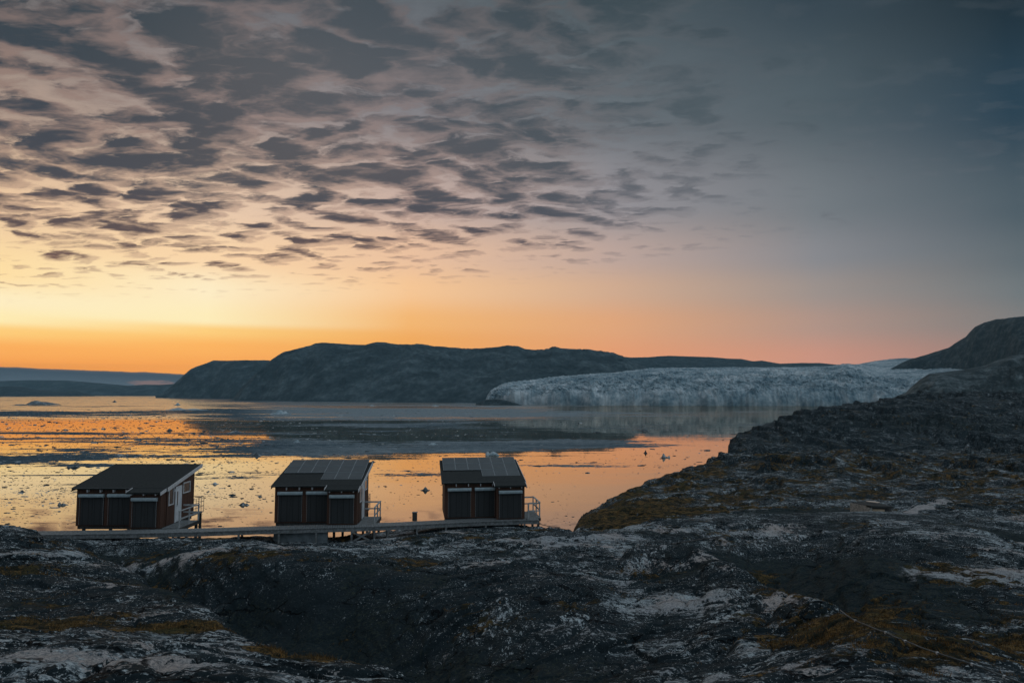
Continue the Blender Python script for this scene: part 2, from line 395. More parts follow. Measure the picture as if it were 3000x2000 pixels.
colm(1050, (7.5, 2070), (9.8, 2010), (11.5, 1978), (17, 2180), (22, 1960), (27.5, 1665), (31, 1622), (35, 1606), (42, 1572), (47, 1575), *tail_water())
colm(1200, (7, 2090), (9, 2045), (10.5, 2014), (15.5, 2180), (20.5, 1960), (26, 1690), (30, 1635), (35, 1602), (42.5, 1556), (48, 1560), *tail_water())
colm(1400, (6, 2180), (8, 2160), (10, 2140), (14, 2140), (18.5, 1950), (24.5, 1720), (29, 1648), (35, 1604), (43, 1546), (49, 1556), *tail_water())
colm(1600, (6, 2240), (8, 2200), (10, 2160), (13, 2110), (17.5, 1930), (23.5, 1730), (28.5, 1652), (35, 1600), (43.5, 1549), (50, 1562), *tail_water())
colm(1700, (6, 2240), (8, 2200), (10, 2150), (13, 2080), (17.2, 1925), (23.5, 1730), (28.5, 1650), (35, 1598), (43.5, 1560), (48, 1570), (55, 1548), (66, 1530), (80, 1600), (110, 1720), (150, 1830), (220, 1900), (430, 1650))
colm(1800, (6, 2220), (8, 2180), (10, 2120), (13, 2040), (17.5, 1920), (24.5, 1730), (29, 1650), (35, 1600), (43.5, 1552), (48, 1560), (57, 1530), (72, 1478), (88, 1560), (120, 1700), (160, 1800), (230, 1900), (430, 1650))
colm(1880, (6, 2210), (8, 2170), (10, 2110), (13, 2030), (18, 1900), (26.5, 1690), (30.5, 1606), (34.5, 1612), (44, 1540), (48.5, 1546), (60, 1505), (82, 1438), (98, 1500), (130, 1640), (170, 1760), (240, 1880), (430, 1650))
colm(2000, (6, 2200), (8, 2150), (10, 2090), (13, 2020), (17.5, 1900), (24, 1720), (28.5, 1614), (32.5, 1652), (45, 1531), (49, 1535), (66, 1475), (105, 1398), (125, 1450), (160, 1600), (190, 1700), (250, 1850), (430, 1650))
colm(2118, (6, 2190), (8, 2140), (10, 2080), (12.5, 2010), (16.5, 1900), (21.5, 1745), (25, 1644), (31, 1715), (46, 1523), (50, 1525), (72, 1450), (135, 1363), (150, 1400), (180, 1480), (215, 1560), (260, 1800), (430, 1650))
colm(2140, (6, 2190), (8, 2140), (10, 2080), (12.5, 2010), (16.2, 1905), (21, 1752), (24.5, 1652), (31, 1720), (46, 1522), (50, 1524), (72, 1448), (140, 1360), (165, 1362), (190, 1335), (215, 1308), (245, 1560), (430, 1650))
colm(2260, (6, 2180), (8, 2130), (10, 2060), (12, 2000), (15, 1915), (18.5, 1815), (21, 1736), (29, 1775), (47, 1509), (51, 1512), (75, 1425), (142, 1350), (170, 1345), (200, 1290), (232, 1247), (265, 1420), (430, 1650))
colm(2400, (6, 2180), (7.5, 2130), (9, 2070), (11, 2010), (13, 1935), (15.5, 1855), (17.5, 1784), (25, 1815), (48, 1502), (52, 1506), (78, 1415), (145, 1345), (175, 1335), (210, 1262), (250, 1206), (285, 1300), (430, 1500))
colm(2550, (5.5, 2200), (7, 2150), (8.2, 2110), (9.5, 2050), (11, 1985), (13, 1905), (15, 1838), (20, 1835), (48.5, 1499), (53, 1503), (78, 1412), (145, 1345), (178, 1330), (215, 1245), (265, 1184), (300, 1250), (430, 1400))
colm(2700, (5, 2220), (6.5, 2180), (7.5, 2150), (8.8, 2100), (10, 2050), (11.5, 1985), (13.5, 1895), (19, 1850), (47, 1508), (51, 1512), (75, 1415), (145, 1345), (180, 1325), (220, 1235), (280, 1165), (315, 1220), (430, 1350))
colm(2850, (5, 2230), (6, 2200), (7, 2170), (8, 2140), (9.2, 2090), (10.6, 2030), (12.5, 1945), (18, 1868), (43, 1545), (47, 1548), (70, 1425), (140, 1345), (180, 1322), (225, 1230), (290, 1160), (325, 1200), (430, 1300))
colm(3000, (5, 2240), (6, 2210), (7, 2180), (8, 2150), (9, 2110), (10, 2070), (11.5, 2000), (17, 1885), (38.5, 1598), (43, 1598), (65, 1435), (135, 1345), (180, 1320), (230, 1225), (300, 1157), (335, 1180), (430, 1250))
colm(3400, (5, 2240), (6, 2210), (7, 2180), (8, 2150), (9, 2110), (10, 2070), (11.5, 2000), (17, 1880), (34, 1620), (39, 1612), (60, 1440), (130, 1340), (180, 1310), (230, 1215), (300, 1145), (335, 1160), (430, 1200))
colm(4400, (5, 2240), (6, 2210), (7, 2180), (8, 2150), (9, 2100), (10, 2050), (11.5, 1980), (17, 1860), (32, 1600), (37, 1590), (60, 1420), (130, 1320), (180, 1290), (230, 1200), (300, 1130), (335, 1140), (430, 1160))
tpx = np.array(sorted(T), float)
nk = len(T[0])
KY = np.array([[k[0] for k in T[int(p)]] for p in tpx], float)
KE = np.array([[elev_slope(k[1]) for k in T[int(p)]] for p in tpx])
C0 = 1.018
def build_terrain():
    core = np.linspace(-60, 3060, 1060)
    left = -60-np.geomspace(5, 1200, 60)[::-1]; right = 3060+np.geomspace(5, 1300, 60)
    px = np.concatenate([left, core, right])
    q = (px-1500)/2000.0/C0*C0*0.985
    Y = np.concatenate([np.geomspace(3.2, 8, 50)[:-1], np.geomspace(8, 60, 860)[:-1], np.geomspace(60, 430, 330)])
    lY = np.log(Y)
    nr, nc = len(Y), len(px)
    Z = np.zeros((nr, nc))
    Ki = np.stack([pchip(tpx, np.log(KY[:, k]), px) for k in range(nk)], 1)
    Ke = np.stack([pchip(tpx, KE[:, k], px) for k in range(nk)], 1)
    for j in range(nc):
        kx = np.concatenate([[math.log(2.6)], Ki[j]])
        kz = np.concatenate([[-3.3], Ke[j]*np.exp(Ki[j])])
        for i in range(1, len(kx)):
            if kx[i] <= kx[i-1]+0.004: kx[i] = kx[i-1]+0.004
        Z[:, j] = pchip(kx, kz, lY)
    X = q[None, :]*Y[:, None]; YY = np.repeat(Y[:, None], nc, 1)
    return px, q, Y, X, YY, Z
t_px, t_q, t_Y, TX, TY, TZ = build_terrain()
def blob(px, py0, Y, rx, ry, ang=0):
    """soft disc on the ground, centred on a place of the land, radii in metres"""
    cx = side_slope(px, py0)*Y
    u = TX-cx; v = TY-Y
    a = math.cos(ang); b_ = math.sin(ang)
    return np.exp(-(((u*a+v*b_)/rx)**2+((-u*b_+v*a)/ry)**2))
# relief: swells, ledges, cracks
far = sstep(TY, 45, 110)
keep = 1-0.0*far
wx = TX+1.6*fbm(TX/7, TY/7, 3, seed=5); wy = TY+1.6*fbm(TX/7+9, TY/7, 3, seed=6)
swell = fbm(wx/7.5, wy/5.5, 4, 0.48, 11)
amp = 0.14+0.26*sstep(TY, 14, 26)*(1-0.5*sstep(TY, 34, 42))+far*1.5
amp = np.where((TY > 37) & (TY < 50) & (TX < 3), 0.12, amp)
DZ = amp*swell
med_ = ridged(wx/2.6, wy/2.0, 4, 0.55, 21)
DZ += (0.09+0.16*far)*(med_-0.6)
# ledges following tilted strata
st = (TZ*1.0+DZ*1.0+0.16*wx-0.05*wy)/0.55+0.9*fbm(wx/3.1, wy/3.1, 3, 0.5, 33)
saw = st-np.floor(st); led = sstep(saw, 0.0, 0.28)-saw
hollow = blob(800, 1800, 23, 5, 6)
DZ += (0.085+0.05*sstep(TY, 15, 30))*led*(1-0.5*far)*(1-0.8*hollow)
fx_ = wx*0.94+wy*0.34; fy_ = -wx*0.34+wy*0.94
fh, fe = facets(fx_/2.6+0.25*fbm(TX, TY, 3, .5, 7), fy_/1.5+0.25*fbm(TX+5, TY, 3, .5, 8), 500)
DZ += (0.085+0.18*far)*fh-0.07*(1-sstep(fe, 0.0, 0.08))*(1-far)
fh, fe = facets(fx_/0.85+0.2*fbm(TX*2, TY*2, 2, .5, 9), fy_/0.5, 520)
DZ += (1-far)*(0.032*fh-0.02*(1-sstep(fe, 0.0, 0.14)))
fh, fe = facets(fx_/7.5, fy_/3.4, 540)
DZ += 0.13*fh*(1-far)+far*0.5*fh
st2 = (TZ+DZ+0.10*TX+0.02*TY)/3.4+2.2*fbm(wx/26, wy/26, 4, 0.55, 35)
saw2 = st2-np.floor(st2); led2 = sstep(saw2, 0.0, 0.25)-saw2
DZ += far*2.0*led2*(0.5+1.2*np.clip(fbm(TX/30, TY/30, 3, 0.5, 36)+0.3, 0, 1))
crack = np.clip(1-np.abs(perlin(wx/2.2+0.4*wy/2.2, wy/3.4, 44))*9, 0, 1)
DZ -= 0.04*crack**1.5*(1-far)
crack2 = np.clip(1-np.abs(perlin(wx/5.5-0.3*wy/5, wy/9, 45))*12, 0, 1)
DZ -= 0.12*crack2**1.5*(1-far)
DZ += 0.035*fbm(TX/0.62, TY/0.62, 4, 0.6, 51)+0.25*far*fbm(TX/6, TY/6, 4, 0.55, 52)
TZ0 = TZ.copy()
DZ = DZ*(1-0.9*blob(2560, 1500, 47, 9, 6))
TZ = TZ+DZ
# keep the ground under the boardwalk's planks
lim = np.interp(TX, [-34, -28, -20, -16, -14, -7.5, -5, 0, 3], [-6.5, -8.35, -8.45, -8.6, -9.0, -9.0, -8.6, -8.5, -7.8])
bw = np.interp(TX, [-34, -27, -13.9, -8.3, -2.2, 2], [39.5, 39.8, 41.4, 42.2, 43.8, 44.7])
lim = np.where(TX < 3, lim, 0)
TZ = np.where((TY < 60) & (TY > bw-1.2), np.minimum(TZ, lim), TZ)
rowlim = np.interp(t_px, [60, 130, 300, 600, 750, 800, 1000, 1150, 1300, 1400, 1560, 1650, 1760, 1850], [1500, 1572, 1580, 1574, 1580, 1592, 1588, 1574, 1554, 1543, 1539, 1546, 1520, 1400])
rl_ = np.array([elev_slope(v) for v in rowlim])[None, :]*TY
TZ = np.where((TY > 27) & (TY < bw+0.3) & (TZ > rl_), rl_-0.12*np.tanh((TZ-rl_)/0.5), TZ)
# the near ridge also stays below the sight line of the walk
TZ = np.where(TY > 420, -95.0, TZ)

def land_z(x, y):
    x = np.asarray(x, float); y = np.asarray(y, float)
    q = x/y
    i = np.clip(np.interp(y, t_Y, np.arange(len(t_Y))), 0, len(t_Y)-1.001)
    j = np.clip(np.interp(q, t_q, np.arange(len(t_q))), 0, len(t_q)-1.001)
    i0 = i.astype(int); j0 = j.astype(int); a = i-i0; b_ = j-j0
    return (TZ[i0, j0]*(1-a)*(1-b_)+TZ[i0+1, j0]*a*(1-b_)+TZ[i0, j0+1]*(1-a)*b_+TZ[i0+1, j0+1]*a*b_)
def land_hit(px, py, y0=3.3, y1=400):
    """first place where the ground meets the sight line of a picture point"""
    Y = np.geomspace(y0, y1, 3000)
    z = land_z(side_slope(px, py)*Y, Y)
    k = np.argmax(z >= elev_slope(py)*Y)
    return Vector((side_slope(px, py)*Y[k], Y[k], z[k]))

gy, gx = np.gradient(TZ)
dY = np.gradient(t_Y)[:, None]; dX = (np.gradient(t_q)[None, :]*t_Y[:, None])
slope = np.hypot(gx/dX, gy/dY)
# where turf grows: gentle hollows, and patches seen on this shore
moss = 0.22+0.55*fbm(TX/5, TY/4, 4, 0.6, 61)-0.12*np.clip(slope-0.5, 0, 2)-0.25*swell*(1-far)
for (px_, py_, Yc, rx, ry, s_) in [(100, 1830, 15.2, 1.3, .9, .5), (330, 1790, 16.6, 1.0, 1.0, .45), (480, 1815, 15.0, 1.1, .7, .5), (200, 1760, 18.5, 1.2, .8, .4), (60, 1700, 22, 1.5, 1.0, .4), (130, 1690, 23, 3, 1.6, .25), (560, 1810, 15, 1.2, .9, .45),
        (980, 1955, 12.3, 1.1, 1.0, .9), (880, 1935, 12.4, .8, .7, .75), (500, 1650, 30, 4, 2.2, .30), (2570, 1840, 15.5, 3.2, 1.3, .55), (2750, 1930, 13, 3.4, 1.8, .40),
        (2480, 1760, 22, 4, 3, .30), (2300, 1560, 42, 6, 2.2, .22), (2080, 1630, 34, 2.0, 1.4, .5), (730, 1570, 40.5, 2.0, 1.0, .6), (1560, 1560, 42.5, 1.6, .8, .6),
        (2900, 1850, 18, 5, 4, .35), (1760, 1530, 55, 6, 7, .4), (1850, 1500, 62, 8, 8, .25), (2950, 1700, 26, 4, 3, .25)]:
    moss = moss+s_*blob(px_, py_, Yc, rx, ry)
moss = moss+0.24*sstep(TY, 48, 60)*(1-sstep(TY, 110, 170))
moss = moss+0.05*far
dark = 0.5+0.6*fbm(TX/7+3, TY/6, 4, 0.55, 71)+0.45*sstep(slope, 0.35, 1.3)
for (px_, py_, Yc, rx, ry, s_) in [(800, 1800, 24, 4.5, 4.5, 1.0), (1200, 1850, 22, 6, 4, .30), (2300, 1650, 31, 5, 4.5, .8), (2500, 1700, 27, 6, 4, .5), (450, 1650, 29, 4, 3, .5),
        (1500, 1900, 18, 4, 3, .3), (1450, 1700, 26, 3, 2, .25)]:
    dark = dark+s_*blob(px_, py_, Yc, rx, ry)  # includes painted shade of the gullies
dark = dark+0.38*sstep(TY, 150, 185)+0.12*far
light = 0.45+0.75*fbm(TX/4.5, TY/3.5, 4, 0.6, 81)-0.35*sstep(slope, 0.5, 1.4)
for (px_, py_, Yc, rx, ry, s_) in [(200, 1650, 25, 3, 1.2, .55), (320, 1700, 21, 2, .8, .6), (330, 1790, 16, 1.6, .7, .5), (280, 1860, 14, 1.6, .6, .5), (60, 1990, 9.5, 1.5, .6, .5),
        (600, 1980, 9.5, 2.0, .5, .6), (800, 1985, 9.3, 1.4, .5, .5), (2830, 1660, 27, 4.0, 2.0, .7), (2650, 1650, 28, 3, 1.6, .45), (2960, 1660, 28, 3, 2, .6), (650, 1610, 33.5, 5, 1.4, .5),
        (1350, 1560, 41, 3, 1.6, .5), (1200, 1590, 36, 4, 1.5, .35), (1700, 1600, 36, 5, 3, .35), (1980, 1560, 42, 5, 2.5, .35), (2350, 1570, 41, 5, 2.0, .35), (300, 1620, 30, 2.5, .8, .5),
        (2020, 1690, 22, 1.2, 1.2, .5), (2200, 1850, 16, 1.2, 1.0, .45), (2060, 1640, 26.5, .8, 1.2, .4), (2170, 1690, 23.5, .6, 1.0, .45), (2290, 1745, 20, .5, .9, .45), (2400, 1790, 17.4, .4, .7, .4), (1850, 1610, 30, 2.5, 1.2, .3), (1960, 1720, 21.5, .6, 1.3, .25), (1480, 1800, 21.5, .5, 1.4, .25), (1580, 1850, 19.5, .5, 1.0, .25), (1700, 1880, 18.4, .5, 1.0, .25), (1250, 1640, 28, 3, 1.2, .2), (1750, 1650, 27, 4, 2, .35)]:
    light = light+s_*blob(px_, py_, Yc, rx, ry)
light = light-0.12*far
light = light-0.45*blob(800, 1800, 22, 5, 5)-0.4*blob(2350, 1680, 30, 5, 4)  # tone lowered where gully shade is painted
ground = from_arrays('rocky_ground', np.stack([TX, TY, TZ], -1).reshape(-1, 3), grid_faces(*TX.shape), M_ROCK)
attr(ground, 'moss', moss); attr(ground, 'dark', dark); hollow_shade = np.full_like(TX, 0.0)
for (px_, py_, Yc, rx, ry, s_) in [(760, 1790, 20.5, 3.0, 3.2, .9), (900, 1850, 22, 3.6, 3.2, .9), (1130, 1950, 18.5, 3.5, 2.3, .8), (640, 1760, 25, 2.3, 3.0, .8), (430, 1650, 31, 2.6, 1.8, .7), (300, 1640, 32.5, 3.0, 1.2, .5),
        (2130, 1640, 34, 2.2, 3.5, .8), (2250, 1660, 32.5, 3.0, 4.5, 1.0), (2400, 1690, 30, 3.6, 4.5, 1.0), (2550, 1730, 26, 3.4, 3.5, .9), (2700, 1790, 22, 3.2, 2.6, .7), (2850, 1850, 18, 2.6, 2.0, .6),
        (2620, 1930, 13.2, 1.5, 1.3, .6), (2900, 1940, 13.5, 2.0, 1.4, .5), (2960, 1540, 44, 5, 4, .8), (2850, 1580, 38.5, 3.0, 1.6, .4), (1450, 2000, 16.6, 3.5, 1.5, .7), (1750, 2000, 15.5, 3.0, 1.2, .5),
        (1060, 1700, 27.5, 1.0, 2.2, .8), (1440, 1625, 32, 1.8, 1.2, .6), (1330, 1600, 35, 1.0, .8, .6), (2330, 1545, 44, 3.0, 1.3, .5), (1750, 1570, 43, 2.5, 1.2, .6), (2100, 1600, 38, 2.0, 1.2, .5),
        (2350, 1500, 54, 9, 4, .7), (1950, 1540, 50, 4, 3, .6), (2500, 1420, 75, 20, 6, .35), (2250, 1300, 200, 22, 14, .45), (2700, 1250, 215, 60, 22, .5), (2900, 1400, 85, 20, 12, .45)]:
    hollow_shade = np.maximum(hollow_shade, s_*blob(px_, py_, Yc, rx*1.15, ry*1.15))
hollow_shade = np.maximum(hollow_shade, 0.62*sstep(-swell, 0.10, 0.42)*(1-0.6*far))  # dips between humps shaded in the colour
light = light+0.35*swell*(1-far)  # hump tops painted as lit, dips as shaded
g0y, g0x = np.gradient(TZ0)
fall = sstep(g0y/dY, -0.10, 0.04)*(1-sstep(TY, 40, 50))
attr(ground, 'hollow_shade', hollow_shade.ravel()); attr(ground, 'fall', fall.ravel())
attr(ground, 'light', light); attr(ground, 'far', sstep(TY, 48, 120).ravel())
tag(ground, 'dark lichened gneiss with ochre moss sloping down to the fjord', kind='structure')
# ------------------------------------------------------------------ far land
def hill_material(name, c0, c1, c2, sc):
    m, t, b, o = new_mat(name)
    p = geo(t)
    pw = t.map(p, sc=(1, 1, 2.2))
    n = t.noise(pw, sc, 9, 0.66, 0.3)
    n2 = t.noise(p, sc*6, 6, 0.7)
    f = t.math('ADD', t.math('MULTIPLY', n, 0.6), t.math('MULTIPLY', n2, 0.4))
    col = t.ramp(f, [(0.38, c0), (0.50, c1), (0.66, c2)])
    t.put(b.inputs['Base Color'], col); b.inputs['Roughness'].default_value = 0.95
    b.inputs['Specular IOR Level'].default_value = 0.1
    return m
M_HILL = hill_material('distant_gneiss', (0.026, 0.042, 0.050, 1), (0.055, 0.082, 0.095, 1), (0.15, 0.20, 0.22, 1), 0.004)
M_HILL2 = hill_material('distant_scree', (0.016, 0.027, 0.032, 1), (0.034, 0.050, 0.057, 1), (0.13, 0.165, 0.18, 1), 0.012)

def ridge(name, label, top, base, depth, mat, npx=500, nr=90, amp=30, seed=0, convex=0.75, pxr=None, wl=500.0, kind='structure', shelf=None, extra=None):
    """land that rises from a shore line (picture column, distance) to a skyline (column, row, how far behind the shore)"""
    tx = [a[0] for a in top]; bx = [a[0] for a in base]
    p0, p1 = pxr or (max(min(tx), min(bx)), min(max(tx), max(bx)))
    px = np.linspace(p0, p1, npx)
    tpy = np.interp(px, tx, [a[1] for a in top])
    tpy = tpy+0.0
    yb = pchip(bx, [a[1] for a in base], px) if len(bx) > 2 else np.interp(px, bx, [a[1] for a in base])
    dep = np.interp(px, [a[0] for a in depth], [a[1] for a in depth])
    yc = yb+dep
    es = np.array([elev_slope(v) for v in tpy])
    zc = es*yc
    tt = np.concatenate([np.linspace(0, 1, nr), 1+np.linspace(0.03, 1, nr//3)])
    X = np.zeros((len(tt), npx)); Y = np.zeros_like(X); Z = np.zeros_like(X)
    s_ = (px-1500)/2000.0/CP
    zb = WATER-6.0
    for i, t_ in enumerate(tt):
        Y[i] = yb+dep*t_ if t_ <= 1 else yc+dep*(t_-1)*1.2
        prof = (1-(1-t_)**(1+convex)) if t_ <= 1 else 1-0.75*(t_-1)
        Z[i] = zb+(zc-zb)*prof
    X = s_[None, :]*Y
    T_ = np.repeat(tt[:, None], npx, 1)
    win = np.clip(T_*(1-T_)*4, 0, 1)**0.9*(T_ <= 1)*(1-0.6*sstep(T_, 0.6, 0.9))
    H = np.clip((zc-zb), 0, None)[None, :]
    n = ridged(X/wl, Y/wl, 6, 0.58, seed)-0.62
    n2 = fbm(X/(wl*.35), Y/(wl*.35), 5, 0.6, seed+7)
    sc_ = np.clip(H/200.0, 0.05, 1.0)
    Z += amp*win*sc_*(n*1.6+n2*0.6)
    # the skyline keeps small bumps of its own
    Z += (T_ > 0.93)*fbm(X/90.0, Y/220.0+3, 4, 0.55, seed+3)*amp*0.05*sc_
    if extra is not None: Z = extra(X, Y, Z, T_)
    Z[0] = zb-10
    o = from_arrays(name, np.stack([X, Y, Z], -1).reshape(-1, 3), grid_faces(len(tt), npx), mat)
    tag(o, label, kind=kind)
    return o

ridge('distant_hills', 'palest line of low hills beyond the fjord mouth', [(-900, 1120), (-200, 1117), (0, 1116), (90, 1113), (200, 1114), (300, 1122), (400, 1131), (520, 1137), (700, 1140)],
      [(-900, 15800), (700, 15800)], [(-900, 1500), (700, 1500)], M_HILL, seed=3, amp=20)
ridge('far_hills', 'low hills beyond the fjord mouth, middle line', [(-400, 1150), (60, 1152), (110, 1141), (160, 1140), (230, 1138), (300, 1134), (360, 1134), (390, 1129), (430, 1126), (470, 1127), (520, 1124), (700, 1124)],
      [(-400, 14200), (700, 14200)], [(-400, 900), (700, 900)], M_HILL, seed=5, amp=20)
ridge('far_headland', 'dark low headland at the far left shore', [(-900, 1120), (-300, 1128), (0, 1132), (40, 1131), (80, 1134), (110, 1141), (160, 1147), (200, 1149), (235, 1146), (262, 1153), (285, 1160), (300, 1163)],
      [(-900, 12000), (300, 12800)], [(-900, 900), (300, 500)], M_HILL2, seed=6, amp=20)
ridge('hill_beyond_glacier', 'low dark ridge on the skyline behind the glacier', [(1650, 1060), (1740, 1046), (1805, 1043), (1850, 1047), (1900, 1046), (1935, 1043), (1960, 1042), (2020, 1044), (2087, 1046), (2130, 1050), (2170, 1051), (2204, 1058), (2230, 1056), (2283, 1065), (2344, 1063), (2400, 1063), (2440, 1067), (2485, 1071), (2530, 1078), (2700, 1085)],
      [(1650, 11500), (2700, 11500)], [(1650, 1500), (2700, 1500)], M_HILL2, seed=8, amp=30, npx=400)
ridge('headland', 'grey headland falling to the fjord on the left of the big hill', [(462, 1160), (480, 1151), (510, 1129), (540, 1100), (561, 1081), (574, 1075), (608, 1063), (629, 1056), (680, 1056), (722, 1055), (786, 1055), (830, 1060), (900, 1075), (1000, 1100)],
      [(462, 9300), (540, 9000), (620, 8700), (700, 8300), (1000, 7800)], [(462, 60), (500, 350), (560, 800), (620, 1100), (1000, 1400)], M_HILL, seed=10, amp=70, npx=420, wl=700, convex=0.9)
ridge('big_hill', 'broad grey hill across the fjord', [(672, 1176), (690, 1165), (715, 1130), (745, 1100), (770, 1078), (799, 1052), (830, 1033), (862, 1025), (900, 1018), (925, 1009), (955, 1006), (1010, 1009), (1070, 1012), (1090, 1007), (1104, 1005), (1130, 1006), (1163, 1011), (1200, 1012), (1240, 1014), (1274, 1019), (1320, 1020), (1376, 1025), (1410, 1024), (1431, 1021), (1460, 1018), (1486, 1014), (1516, 1016), (1537, 1024), (1570, 1026), (1601, 1026), (1620, 1022), (1640, 1020), (1670, 1022), (1707, 1024), (1750, 1033), (1797, 1039), (1835, 1053), (1870, 1068), (1905, 1083), (1960, 1105)],
      [(672, 6500), (800, 6000), (1000, 5500), (1200, 5200), (1400, 4950), (1600, 4800), (1960, 4700)],
      [(672, 40), (720, 400), (800, 1100), (900, 1600), (1100, 1900), (1500, 2100), (1800, 2300), (1960, 2300)], M_HILL, seed=13, amp=85, npx=900, nr=200, wl=900, convex=1.0)

M_KNOLL = hill_material('bare_scree_slope', (0.027, 0.041, 0.047, 1), (0.060, 0.082, 0.090, 1), (0.20, 0.24, 0.255, 1), 0.03)
# mountain at the right and the grey knoll in front of it
ridge('mountain', 'dark mountain shoulder above the glacier at right', [(2560, 1096), (2600, 1083), (2648, 1058), (2667, 1051), (2718, 1037), (2779, 1018), (2800, 1004), (2831, 986), (2845, 970), (2859, 957), (2885, 945), (2920, 936), (2960, 932), (3000, 927), (3100, 915), (3300, 890), (3900, 850)],
      [(2560, 5700), (2720, 5300), (2900, 4300), (3000, 3600), (3900, 2600)], [(2560, 250), (2650, 600), (3000, 900), (3900, 1200)], M_HILL2, seed=17, amp=70, npx=500, nr=120, wl=420, convex=0.6)
ridge('grey_knoll', 'bare grey hillside between the near slope and the mountain', [(2380, 1225), (2440, 1208), (2500, 1196), (2545, 1189), (2575, 1178), (2602, 1167), (2648, 1149), (2657, 1140), (2667, 1131), (2690, 1112), (2718, 1095), (2780, 1088), (2820, 1083), (2882, 1070), (2920, 1055), (2965, 1040), (3000, 1038), (3100, 1030), (3900, 1000)],
      [(2380, 640), (2600, 620), (3000, 600), (3900, 500)], [(2380, 300), (2700, 500), (3000, 700), (3900, 800)], M_KNOLL, seed=19, amp=40, npx=500, nr=140, wl=130, convex=0.4)

# ------------------------------------------------------------------ glacier
def ice_mat(name, deep, pale, s1):
    m, t, b, o = new_mat(name)
    p = geo(t)
    n = t.noise(t.map(p, sc=(1, 1, 0.9)), s1, 8, 0.70, 0.6)
    n2 = t.noise(p, s1*5, 5, 0.7)
    big = t.noise(p, s1*0.22, 3, 0.5)
    f = t.math('ADD', t.math('MULTIPLY', n, 0.5), t.math('ADD', t.math('MULTIPLY', n2, 0.2), t.math('MULTIPLY', big, 0.3)))
    c = t.ramp(f, [(0.40, deep), (0.50, pale), (0.60, (0.66, 0.72, 0.75, 1))])
    t.put(b.inputs['Base Color'], c); b.inputs['Roughness'].default_value = 0.7
    b.inputs['Specular IOR Level'].default_value = 0.3
    return m, t, b
M_GLAC, gt, gb = ice_mat('glacier_ice', (0.07, 0.15, 0.20, 1), (0.30, 0.39, 0.44, 1), 0.010)
def build_glacier():
    nc, nr = 1300, 300
    px = np.linspace(1405, 2860, nc)
    tt = np.linspace(0, 1, nr)**1.7
    front = pchip([1405, 1500, 1700, 2000, 2300, 2540, 2860], [4700, 4350, 4120, 4000, 3950, 3900, 3700], px)
    front = front+90*fbm(px/90.0, px*0, 4, 0.55, 91)
    back_ = np.interp(px, [1405, 1600, 2000, 2500, 2860], [5600, 6200, 6900, 7400, 6800])
    toppy = np.interp(px, [1405, 1427, 1440, 1470, 1516, 1560, 1644, 1750, 1820, 1900, 2134, 2368, 2440, 2508, 2560, 2601, 2640, 2680, 2720, 2860],
                      [1190, 1150, 1138, 1122, 1114, 1110, 1101, 1094, 1090, 1081, 1079, 1079, 1075, 1067, 1057, 1052, 1049, 1049, 1044, 1030])
    cliff = np.interp(px, [1405, 1430, 1500, 1800, 2200, 2600, 2860], [5, 45, 62, 70, 62, 60, 60])
    Y = front[None, :]+(back_-front)[None, :]*tt[:, None]
    X = ((px-1500)/2000.0/CP)[None, :]*Y
    ztop = np.array([elev_slope(v) for v in toppy])*back_
    z0 = WATER+cliff
    prof = 0.62*(1-np.exp(-tt[:, None]/0.10))/(1-math.exp(-10))+0.38*tt[:, None]
    slow = 0.34*(1-np.exp(-tt[:, None]/0.10))+0.66*tt[:, None]**2
    wr = sstep(px, 2470, 2590)[None, :]
    prof = prof*(1-wr)+slow*wr
    Z = z0[None, :]+(ztop-z0)[None, :]*prof
    T_ = np.repeat(tt[:, None], nc, 1)
    a = 12+13*np.exp(-((T_-0.04)/0.12)**2)
    wx_ = X+60*fbm(X/200, Y/200, 3, seed=95); wy_ = Y+60*fbm(X/200, Y/200, 3, seed=96)
    ser = ridged(wx_/75, wy_/60, 5, 0.62, 97)-0.6
    ser2 = fbm(wx_/190, wy_/260, 4, 0.6, 98)
    blk = np.abs(perlin(wx_/26, wy_/40, 99))
    Z += a*(ser*1.0+ser2*1.2+(blk-0.3)*0.8)*np.clip((1-T_)*8, 0.25, 1)
    # broken headwall of the front: amphitheatres and buttresses
    scal = fbm(px/55.0, px*0+4, 4, 0.6, 101)
    Z += (np.exp(-(T_/0.07)**2))*(26*scal[None, :])
    Y = Y+(34*fbm(X/75.0, Z/42.0, 5, 0.62, 111)+16*np.abs(perlin(X/30.0+0.3*Z/30.0, Z/22.0, 112)))*np.clip(1.2-T_*2.0, 0, 1)*sstep(T_, 0.0, 0.03)
    rowz = np.clip((T_/0.012), 0, 1)
    Z = np.where(T_ < 0.012, WATER-4+(Z-WATER+4)*rowz**0.25, Z)
    Z[0] = WATER-14
    # side pinches
    e = sstep(px, 1405, 1440)[None, :]
    Z = WATER-14+(Z-WATER+14)*(0.25+0.75*e)
    o = from_arrays('glacier', np.stack([X, Y, Z], -1).reshape(-1, 3), grid_faces(nr, nc), M_GLAC, smooth=False)
    tag(o, 'wide blue-white glacier tongue ending in a broken ice cliff', kind='structure')
    # rock snout at the glacier's left foot
build_glacier()
ridge('shore_rock', 'dark rock foot where the glacier meets the hill', [(1395, 1180), (1425, 1170), (1445, 1168), (1470, 1170), (1495, 1175), (1515, 1181), (1530, 1187)],
      [(1395, 4150), (1560, 4050)], [(1395, 120), (1560, 120)], M_HILL2, seed=23, amp=60, npx=120, nr=40, wl=60)

